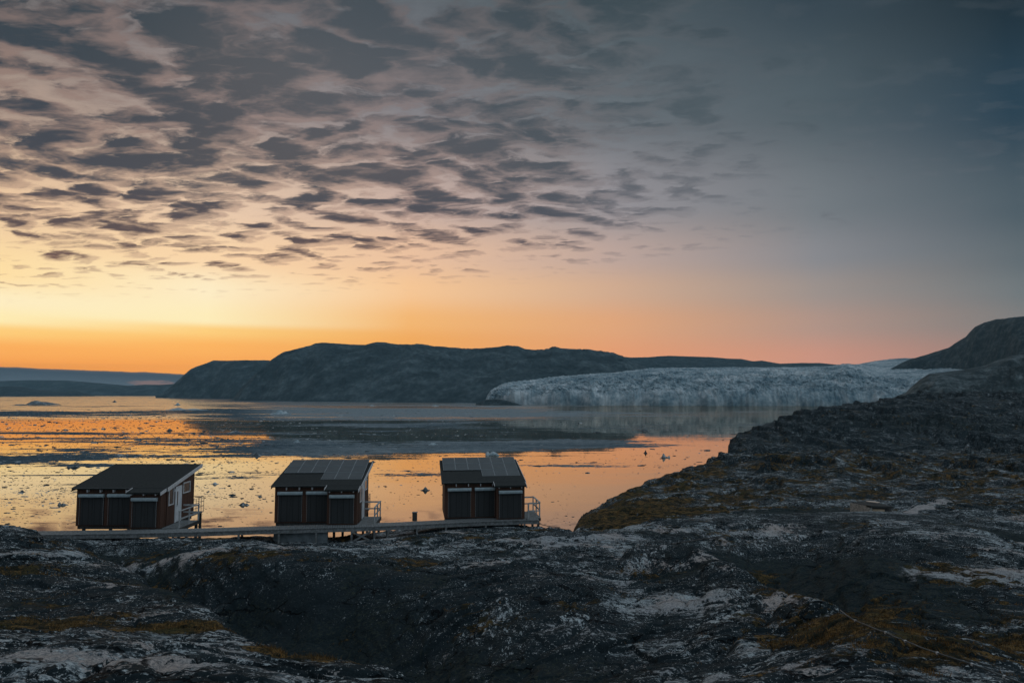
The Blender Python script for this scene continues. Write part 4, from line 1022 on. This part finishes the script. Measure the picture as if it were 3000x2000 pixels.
for px_ in (350, 520, 712, 822, 926, 1027, 1092, 1130, 1215, 1300, 1420, 1540):
    x_ = side_x(px_, 41)
    for off in (0.10, 1.08):
        p = bwp(x_, off, BZ-0.265); g_ = float(land_z(p.x, p.y))-0.25
        if g_ < p.z-0.1: MB().bar(bx(p), bx((p.x, p.y, g_)), 0.10).build('post', M_GREY if off < 1 else M_DARKW, bw_root)
xa, xb = side_x(1036, 41.6), side_x(1088, 41.6)
pa, pb = bwp(xa, 0.02, BZ-0.27), bwp(xb, 0.02, BZ-0.27)
MB().bar(bx(pa), bx((pb.x, pb.y, BZ-0.85)), 0.03, 0.11).bar(bx((pb.x, pb.y-0.035, BZ-0.27)), bx((pa.x, pa.y-0.035, BZ-0.85)), 0.03, 0.11).build('brace', M_GREY, bw_root)
fw_ = MB(); fx0, fx1 = side_x(803, 41.3), side_x(960, 41.3)
fw_.box(fx0, fx1, 41.95, 42.15, -9.45, BZ-0.30); fo = fw_.build('foundation_wall', M_CONC)
tag(fo, 'low blue-grey foundation wall on the rock under the boardwalk at the middle cabin', 'foundation')
# junction post beside the walk
jp = at(1215, 1520, 44.2)
jr = empty('junction_box', (jp.x, 44.2, BZ-0.02)); tag(jr, 'short dark square box at the boardwalk edge, left of the right cabin', 'junction box')
MB().box(-0.14, 0.14, -0.12, 0.12, 0, 0.52).build('casing', M_DARKW, jr, bevel=0.01)
MB().box(-0.165, 0.165, -0.145, 0.145, 0.521, 0.56).build('lid', M_GREY, jr, bevel=0.008)
# rope handrail that leads down from the deck of the right cabin
ra = at(1577, 1533, 45.0); rb = at(1640, 1544, 47.5)
gr_ = empty('rope_rail', (ra.x, ra.y, ra.z)); tag(gr_, 'thin dark handrail sloping from the right cabin down to the rocks', 'handrail')
pts = [Vector((0, 0, 0)).lerp(rb-ra, t_)-Vector((0, 0, 0.05*math.sin(math.pi*t_))) for t_ in np.linspace(0, 1, 8)]
MB().tube(pts, 0.025, 6).build('rail', M_DARKW, gr_)
for t_ in (0.02, 0.5, 0.97):
    p = (rb-ra)*t_; MB().bar((p.x, p.y, p.z), (p.x, p.y, p.z-0.55), 0.03).build('stanchion', M_DARKW, gr_)

# ------------------------------------------------------------------ stone shed on the slope
sp = land_hit(2520, 1503); sY = 51.0
def P(px, py, Y): return at(px, py, Y)
sh = empty('stone_shed', at(2492, 1500, sY)); tag(sh, 'low stone shed with a flat dark roof on the right-hand slope', 'shed')
so_ = sh.location.copy()
a = P(2491, 1503, sY); b_ = P(2549, 1503, 49.4); c_ = P(2598, 1505, 51.5); back_v = Vector((0.9, 2.8, 0))
def quad_wall(m, p0, p1, zb, zt0, zt1, th=0.22):
    d_ = (p1-p0); d_.z = 0; n_ = Vector((-d_.y, d_.x, 0)).normalized()*th
    q = [Vector((p0.x, p0.y, zb)), Vector((p1.x, p1.y, zb)), Vector((p1.x, p1.y, zb))+n_, Vector((p0.x, p0.y, zb))+n_]
    tp = [Vector((p0.x, p0.y, zt0)), Vector((p1.x, p1.y, zt1)), Vector((p1.x, p1.y, zt1))+n_, Vector((p0.x, p0.y, zt0))+n_]
    m.hexa([v-so_ for v in q+tp])
M_STONE = simple('dry_stone', (0.44, 0.42, 0.38), 0.9, c2=(0.20, 0.20, 0.19), scale=9, bump=0.8)
zt = P(2491, 1472, sY).z; zt1 = P(2549, 1482, 49.4).z; zb_ = zt-1.6
m = MB(); quad_wall(m, a, b_, zb_, zt, zt1); m.build('wall', M_STONE, sh)
b2 = P(2557, 1503, 49.9); c2_ = P(2592, 1503, 50.8)
m = MB(); quad_wall(m, b2, c2_, zb_, P(2557, 1490, 49.9).z, P(2592, 1492, 50.8).z); wl = m.build('wall', simple('pale_board', (0.50, 0.38, 0.27), 0.8, c2=(0.36, 0.28, 0.2), scale=5), sh); wl['label'] = 'pale low front wall'
m = MB(); quad_wall(m, P(2549, 1503, 49.45), c_, zb_, zt1-0.02, P(2598, 1478, 51.5).z-0.02, th=0.2)
m2 = MB(); f0 = P(2493, 1471, sY+0.0); f1 = P(2551, 1481, 49.3); f2 = P(2618, 1483, 51.6); f3 = P(2560, 1468, 54.4); f4 = P(2510, 1466, 54.0)
ctr = (f0+f2)/2
top = [f0, f1, f2, f3]
m2.hexa([v-so_-Vector((0, 0, 0.14)) for v in top]+[v-so_ for v in top]); m2.build('roof', M_ROOF, sh)
m3 = MB(); quad_wall(m3, b2+Vector((0.1, 0.9, 0)), P(2612, 1500, 52.2), zb_, f1.z-0.16, f2.z-0.16); m3.build('doorway_wall', M_DARKW, sh)
bo = MB(); p0 = P(2541, 1467, 52.0); p1 = P(2574, 1471, 51.2); 
p0.z += 0.0
bo.bar((0, 0, 0), p1-p0, 0.30, 0.04); bb = bo.build('plank', simple('fresh_plank', (0.80, 0.66, 0.54), 0.6)); bb.location = p0
tag(bb, 'bright pale plank lying on the flat roof of the stone shed', 'plank')
# shed stands on its own footing
# ------------------------------------------------------------------ footpath worn across the slope
def ground_strip(name, pts, wid, mat, lift=0.02, seed=0):
    P3 = [land_hit(px, py, y0, y1) for (px, py, y0, y1) in pts]
    xs_ = np.interp(np.linspace(0, len(P3)-1, 60), range(len(P3)), [p.x for p in P3]); ys_ = np.interp(np.linspace(0, len(P3)-1, 60), range(len(P3)), [p.y for p in P3])
    V = []
    for i in range(60):
        dx_, dy_ = np.gradient(xs_)[i], np.gradient(ys_)[i]; L_ = math.hypot(dx_, dy_)+1e-9; nx, ny = -dy_/L_, dx_/L_
        w_ = wid*(0.7+0.8*float(fbm(np.array([i*0.21]), np.array([seed+.5]), 3)[0]+0.4))
        for s in np.linspace(-1, 1, 9):
            x_ = xs_[i]+nx*w_*s; y_ = ys_[i]+ny*w_*s
            V.append((x_, y_, float(land_z(x_, y_))+lift*(1-abs(s))-0.01*abs(s)*4))
    return from_arrays(name, V, grid_faces(60, 9), mat)
M_PATH = simple('trodden_gravel', (0.36, 0.34, 0.34), 0.9, c2=(0.20, 0.20, 0.20), scale=3)
o = ground_strip('footpath', [(2630, 1503, 50, 90), (2680, 1492, 50, 95), (2715, 1484, 50, 95), (2752, 1472, 50, 95), (2768, 1462, 50, 95)], 0.75, M_PATH, 0.06, 1)
tag(o, 'pale worn footpath on the slope right of the stone shed', kind='structure')
# ------------------------------------------------------------------ pipe and cable on the ground
def line_on_land(pts, n, lift, y0=5):
    out = []
    t_ = np.linspace(0, len(pts)-1, n)
    for k in t_:
        px = np.interp(k, range(len(pts)), [p[0] for p in pts]); py = np.interp(k, range(len(pts)), [p[1] for p in pts])
        out.append(land_hit(px, py, y0, 60))
    return out
raw = line_on_land([(2458, 1803), (2515, 1828), (2590, 1857), (2640, 1876), (2710, 1906), (2805, 1942), (2895, 1976), (2990, 2008), (3080, 2040)], 40, 0)
xs_ = [p.x for p in raw]; ys_ = [p.y for p in raw]; zs_ = [p.z for p in raw]
ks = np.arange(40)
ax = np.polyfit(ks, xs_, 3); ay = np.polyfit(ks, ys_, 3)
pp = []
for k in ks:
    x_, y_ = np.polyval(ax, k), np.polyval(ay, k); pp.append(Vector((x_, y_, 0)))
zz = np.array([float(land_z(p.x, p.y)) for p in pp])
zsm = np.convolve(np.pad(zz, 5, mode='edge'), np.ones(11)/11, 'valid')
zsm = np.maximum(zsm, zz)
zsm = np.convolve(np.pad(zsm, 3, mode='edge'), np.ones(7)/7, 'valid')+0.05
for p, z_ in zip(pp, zsm): p.z = z_
M_PIPE = simple('dull_grey_pipe', (0.10, 0.12, 0.13), 0.6, c2=(0.055, 0.065, 0.07), scale=5)
pr = empty('water_pipe', pp[0]); tag(pr, 'thin grey pipe with pale clamps crossing the turf at lower right', 'pipe')
MB().tube([p-pp[0] for p in pp], 0.015, 10).build('pipe', M_PIPE, pr, smooth=True)
for k in (4, 11, 15, 21, 27, 32, 37):
    p = pp[k]-pp[0]; d_ = (pp[k+1]-pp[k-1]).normalized()
    m = MB(); m.bar(p-d_*0.016, p+d_*0.016, 0.040); g_ = float(land_z(pp[k].x, pp[k].y))-pp[k].z
    co = m.build('clamp', M_WHITE, pr)
    MB().bar(p+Vector((0, 0, -0.031)), p+Vector((0, 0, min(g_, -0.1)-0.1)), 0.022).build('stake', M_PIPE, co)
raw = line_on_land([(1968, 1597), (2010, 1590), (2050, 1583), (2095, 1577), (2120, 1573)], 14, 0, 25)
MBc = MB().tube([p+Vector((0, 0, 0.07))-raw[0] for p in raw], 0.035, 6); co_ = MBc.build('cable', M_DARKW); co_.location = raw[0]
tag(co_, 'dark cable lying across the pale rock right of the cabins', 'cable')
# ------------------------------------------------------------------ floating ice
M_ICE, it_, ib_ = ice_mat('berg_ice', (0.16, 0.24, 0.28, 1), (0.34, 0.43, 0.48, 1), 0.35)
M_ICED, it_, ib_ = ice_mat('backlit_floe_ice', (0.030, 0.045, 0.055, 1), (0.085, 0.11, 0.125, 1), 0.30)  # ice darkened in its colour, as seen against the light
def ice_mesh(name, seed, sx, sy, sz, mat, sub=3, peaks=None, rough=0.28):
    """an irregular lump of ice, 1 unit = half its length; its waterline is at z = 0"""
    rng = np.random.default_rng(seed)
    bm = bmesh.new(); bmesh.ops.create_icosphere(bm, subdivisions=sub, radius=1.0)
    co = np.array([v.co[:] for v in bm.verts])
    k = co*1.0
    n = 0
    for f_, a_ in ((1.3, 1.0), (2.7, 0.6), (6.0, 0.35)):
        off = rng.uniform(-50, 50, 3)
        n = n+a_*(perlin(co[:, 0]*f_+off[0]+co[:, 2]*f_, co[:, 1]*f_+off[1]-co[:, 2]*f_*0.7, seed))
    rr = 1+rough*n
    co = co*rr[:, None]
    z = co[:, 2]
    top = np.clip(z, -0.35, None)
    if peaks is not None:
        h = 0.25
        H = np.full(len(co), 0.18)
        for (px_, py_, w_, hh) in peaks: H = np.maximum(H, hh*np.exp(-(((co[:, 0]-px_)/w_)**2+((co[:, 1]-py_)/(w_*1.3))**2)))
        top = np.where(top > 0, top**0.5*H*(1+0.25*n), top)
    co = np.stack([co[:, 0]*sx, co[:, 1]*sy, top*sz], 1)
    for v, c in zip(bm.verts, co): v.co = c
    me = bpy.data.meshes.new(name); bm.to_mesh(me); bm.free()
    me.materials.append(mat)
    for p in me.polygons: p.use_smooth = False
    return me
def berg(px, py, wpx, hpx, label, seed, peaks=None, mat=None, rough=0.28, depth=0.6, name='iceberg', cat='iceberg'):
    c = on_water(px, py); s = c.y/2000.0
    half = wpx*s/2
    me = ice_mesh(name, seed, half, half*depth, hpx*s*1.0, mat or M_ICE, 4, peaks or [(0, 0, .6, 1.0)], rough)
    o = bpy.data.objects.new(name, me); COL.objects.link(o); o.location = c
    tag(o, label, cat)
    return o
berg(122, 1186, 108, 15, 'long dark iceberg with a sloping crest, far left near the horizon', 1, [(-.35, 0, .35, 1.0), (0.1, 0, .6, .75)], M_ICED, 0.12)
berg(60, 1187, 52, 4, 'flat dark floe touching the left end of the long dark iceberg', 2, None, M_ICED, name='ice_floe', cat='ice floe')
berg(823, 1213, 56, 13, 'pale ragged iceberg beyond the middle cabin, below the big hill', 3, [(-.1, 0, .4, 1.0), (.45, 0, .3, .7), (-.6, 0, .3, .5)], M_ICE, 0.25)
berg(545, 1201, 108, 8, 'long low pale floe far out, left of the pale ragged iceberg', 4, [(-.5, 0, .4, 1.0), (.4, 0, .5, .6)], None, name='ice_floe', cat='ice floe')
berg(520, 1187, 20, 7, 'small blocky iceberg above the long low pale floe', 5)
berg(335, 1178, 15, 5, 'tiny square iceberg on the pink water at the fjord mouth', 6, None, M_ICED)
berg(1442, 1334, 38, 15, 'pale blue arched iceberg just above the right cabin roof', 7, [(-.75, 0, .35, 1.0), (.3, 0, .8, .75)], M_ICE, 0.2)
berg(1950, 1340, 26, 13, 'dark teal iceberg with two humps on the orange water right of the cabins', 8, [(-.45, 0, .4, 1.0), (.8, 0, .25, .55)], M_ICED, 0.22)
berg(1891, 1327, 11, 7, 'small rounded iceberg just left of the two-humped iceberg', 9, None, M_ICED)
berg(1246, 1436, 27, 10, 'dark pointed iceberg on the orange water between the middle and right cabins', 10, [(0, 0, .45, 1.0)], M_ICED, 0.25)
berg(716, 1479, 27, 9, 'dark two-part iceberg between the left and middle cabins', 11, [(-.4, 0, .5, 1.0), (.5, 0, .4, .7)], M_ICED, 0.25)
berg(183, 1479, 26, 10, 'dark wedge-shaped iceberg left of the left cabin', 12, [(-.7, 0, .3, 1.0), (.2, 0, .6, .6)], M_ICED, 0.25)
berg(752, 1334, 30, 9, 'low dark iceberg just left of the middle cabin roof', 13, [(.1, 0, .6, 1.0)], M_ICED, 0.2)
berg(690, 1267, 48, 6, 'long dark floe among the golden ripples left of centre', 14, None, M_ICED, 0.3, name='ice_floe', cat='ice floe')
berg(870, 1296, 20, 9, 'pale rounded iceberg on the grey slush beyond the middle cabin', 15)
berg(212, 1369, 36, 9, 'dark ragged floe at the slush patch tip above the left cabin', 16, [(-.6, 0, .25, 1.0), (.3, 0, .6, .7)], M_ICED, 0.3)
berg(1268, 1302, 30, 6, 'pale floe on an orange streak between the hill reflection bands', 17)
berg(1888, 1262, 36, 5, 'dark flat floe on the grey water below the glacier', 18, None, M_ICED, name='ice_floe', cat='ice floe')
berg(1275, 1190, 22, 5, 'small pale iceberg under the shore of the big hill', 19)
berg(1090, 1189, 20, 3, 'low pale ice block lying close to the big hill shore', 20, name='ice_floe', cat='ice floe')
berg(64, 1441, 19, 5, 'dark oval floe at the far left beside the left cabin', 21, None, M_ICED, name='ice_floe', cat='ice floe')
berg(630, 1418, 20, 6, 'dark oval floe just right of the left cabin roof', 22, None, M_ICED, name='ice_floe', cat='ice floe')
berg(2107, 1352, 10, 6, 'small dark spiky iceberg close under the rocky point at right', 23, None, M_ICED)
berg(1093, 1353, 15, 4, 'small dark oval floe right of the middle cabin roof', 24, None, M_ICED, name='ice_floe', cat='ice floe')
berg(497, 1261, 20, 6, 'compact dark iceberg in the middle of the golden ripples', 25, None, M_ICED)

# small floes one could count: shared shapes, each an object of its own
var = [ice_mesh('ice_floe', 100+i, 1.0, 0.55+0.06*i, 0.42+0.05*i, M_ICED if i % 3 else M_ICE, 2, [(-.3+.1*i, 0, .5, 1.0)], 0.34) for i in range(8)]
rng = np.random.default_rng(77)
cand = []
def scatter(n, px0, px1, py0, py1, s0, s1, power=1.0):
    for _ in range(n):
        px = rng.uniform(px0, px1); py = py0+(py1-py0)*rng.uniform()**power
        cand.append((px, py, rng.uniform(s0, s1)))
scatter(44, 0, 1000, 1215, 1300, 5, 12)
scatter(60, 0, 560, 1300, 1400, 4, 11)
scatter(60, 0, 215, 1395, 1540, 4, 10)
scatter(52, 590, 800, 1340, 1500, 4, 9)
scatter(16, 840, 1280, 1240, 1310, 5, 11)
scatter(34, 1095, 1285, 1355, 1410, 2.5, 8)
scatter(18, 1560, 1760, 1340, 1390, 3, 9)
scatter(22, 1760, 2110, 1320, 1400, 3, 9)
n_obj = 0
for i, (px, py, wp) in enumerate(cand):
    if n_obj >= 285: break
    c = on_water(px, py)
    if any(abs(px-q[0]) < 8 and abs(py-q[1]) < 3 for q in cand[:i]): continue
    s = c.y/2000.0*wp/2
    o = bpy.data.objects.new('ice_floe', var[i % 8]); COL.objects.link(o); o.location = c
    s_ = min(s, 9.0)
    o.scale = (s_, s_*rng.uniform(0.7, 1.1), s_*rng.uniform(0.35, 0.65)); o.rotation_euler = (0, 0, rng.uniform(-0.5, 0.5)+(math.pi if rng.uniform() < .5 else 0))
    tag(o, 'small ice fragment adrift among many on the fjord', 'ice floe', 'small ice floes scattered over the fjord'); n_obj += 1

# brash: crumbs of ice past counting, one mesh
M_BRASH, it_, ib_ = ice_mat('brash_crumbs', (0.020, 0.034, 0.045, 1), (0.055, 0.078, 0.092, 1), 0.08)
def brash():
    V = []; F = []
    rngb = np.random.default_rng(5)
    N = 52000
    px = rngb.uniform(-150, 2150, N); u = rngb.uniform(0, 1, N)
    py = 1200+345*u**1.0
    Y = -WATER/(-np.array([elev_slope(v) for v in py])); X = (px-1500)/2000.0/CP*Y
    d = 0.5+0.9*fbm(X/130, Y/60, 4, 0.6, 301)+0.6*fbm(X/500, Y/260, 3, 0.5, 302)
    w_ = 0.80*(1-sstep(px, 620, 1000))+0.12
    w_ += 0.35*np.exp(-((px-1190)/90)**2-((py-1375)/45)**2)+0.22*np.exp(-((px-1750)/300)**2-((py-1365)/30)**2)+0.20*(py < 1300)*(px < 1500)
    w_ *= 1-0.75*sstep(py, 1440, 1500)
    w_ += 0.25*np.exp(-((px-1640)/60)**2-((py-1527)/14)**2)
    keep_ = rngb.uniform(0, 1, N) < np.clip(d, 0, 1)**1.3*w_
    X, Y = X[keep_], Y[keep_]
    n = len(X)
    pw = rngb.pareto(2.4, n)*1.1+1.2
    rad = np.clip(pw, 1.5, 8.0)*Y/2000.0*0.85
    rad = np.minimum(rad, 4.5)
    k = 6
    ang = rngb.uniform(0, 6.28, n)[:, None]+np.arange(k)[None, :]*2*math.pi/k
    rj = rad[:, None]*rngb.uniform(0.55, 1.15, (n, k))
    hx = X[:, None]+np.cos(ang)*rj*rngb.uniform(1.1, 2.6, n)[:, None]; hy = Y[:, None]+np.sin(ang)*rj*0.7
    h = rad*rngb.uniform(0.12, 0.42, n)
    zb = np.full((n, k), WATER-0.15); zt = WATER+h[:, None]*rngb.uniform(0.4, 1.1, (n, k))
    cx = X+rngb.uniform(-.3, .3, n)*rad; cy = Y; cz = WATER+h*1.25
    bot = np.stack([hx, hy, zb], -1); top = np.stack([X[:, None]+(hx-X[:, None])*0.75, Y[:, None]+(hy-Y[:, None])*0.75, zt], -1)
    V = np.concatenate([bot, top, np.stack([cx, cy, cz], -1)[:, None, :]], 1).reshape(-1, 3)
    base = (np.arange(n)*(2*k+1))[:, None]
    tri = []
    for i in range(k):
        j = (i+1) % k
        tri += [(i, j, k+j), (i, k+j, k+i), (k+i, k+j, 2*k)]
    tri = np.array(tri)
    F = (base[:, None, :]+tri[None]).reshape(-1, 3)
    o = from_arrays('brash_ice', V, F, M_BRASH, smooth=False)
    tag(o, 'brash of tiny ice crumbs strewn over the fjord', kind='stuff')
brash()

# ------------------------------------------------------------------ dry grass tufts on the near turf
def grass():
    rngg = np.random.default_rng(9)
    N = 520000
    i = rngg.integers(0, np.searchsorted(t_Y, 30), N); j = rngg.integers(60, len(t_px)-60, N)
    m = moss[i, j]+0.9*fbm(TX[i, j]*1.1, TY[i, j]*1.1, 4, 0.65, 401)
    ok = (m > 0.62) & (rngg.uniform(0, 1, N) < np.clip((m-0.55)*1.6, 0, 1)) & (slope[i, j] < 1.3) & (TY[i, j] > 6)
    i, j = i[ok][:60000], j[ok][:60000]
    x = TX[i, j]+rngg.normal(0, .03, len(i)); y = TY[i, j]+rngg.normal(0, .03, len(i))
    z = land_z(x, y)-0.01
    n = len(x)
    h = rngg.uniform(0.03, 0.10, n)*(0.7+0.6*rngg.uniform(0, 1, n)); a = rngg.uniform(0, 6.28, n); w_ = rngg.uniform(0.004, 0.010, n)*(y/12)**0.7
    lean = rngg.uniform(0.2, 0.9, n)*h; la = rngg.uniform(0, 6.28, n)
    p0 = np.stack([x-np.cos(a)*w_, y-np.sin(a)*w_, z], -1); p1 = np.stack([x+np.cos(a)*w_, y+np.sin(a)*w_, z], -1)
    p2 = np.stack([x+np.cos(la)*lean, y+np.sin(la)*lean, z+h], -1)
    V = np.stack([p0, p1, p2], 1).reshape(-1, 3)
    F = np.arange(3*n).reshape(-1, 3)
    mg, t, b, o_ = new_mat('dry_grass')
    p = geo(t)
    t.put(b.inputs['Base Color'], t.ramp(t.noise(p, 2.0, 4, 0.7), [(0.35, (0.026, 0.024, 0.014, 1)), (0.5, (0.12, 0.072, 0.026, 1)), (0.66, (0.34, 0.19, 0.065, 1))]))
    b.inputs['Roughness'].default_value = 0.8; b.inputs['Specular IOR Level'].default_value = 0.2
    o = from_arrays('grass', V, F, mg, smooth=False)
    tag(o, 'short ochre grass and moss in the hollows of the near rock', kind='stuff')
grass()
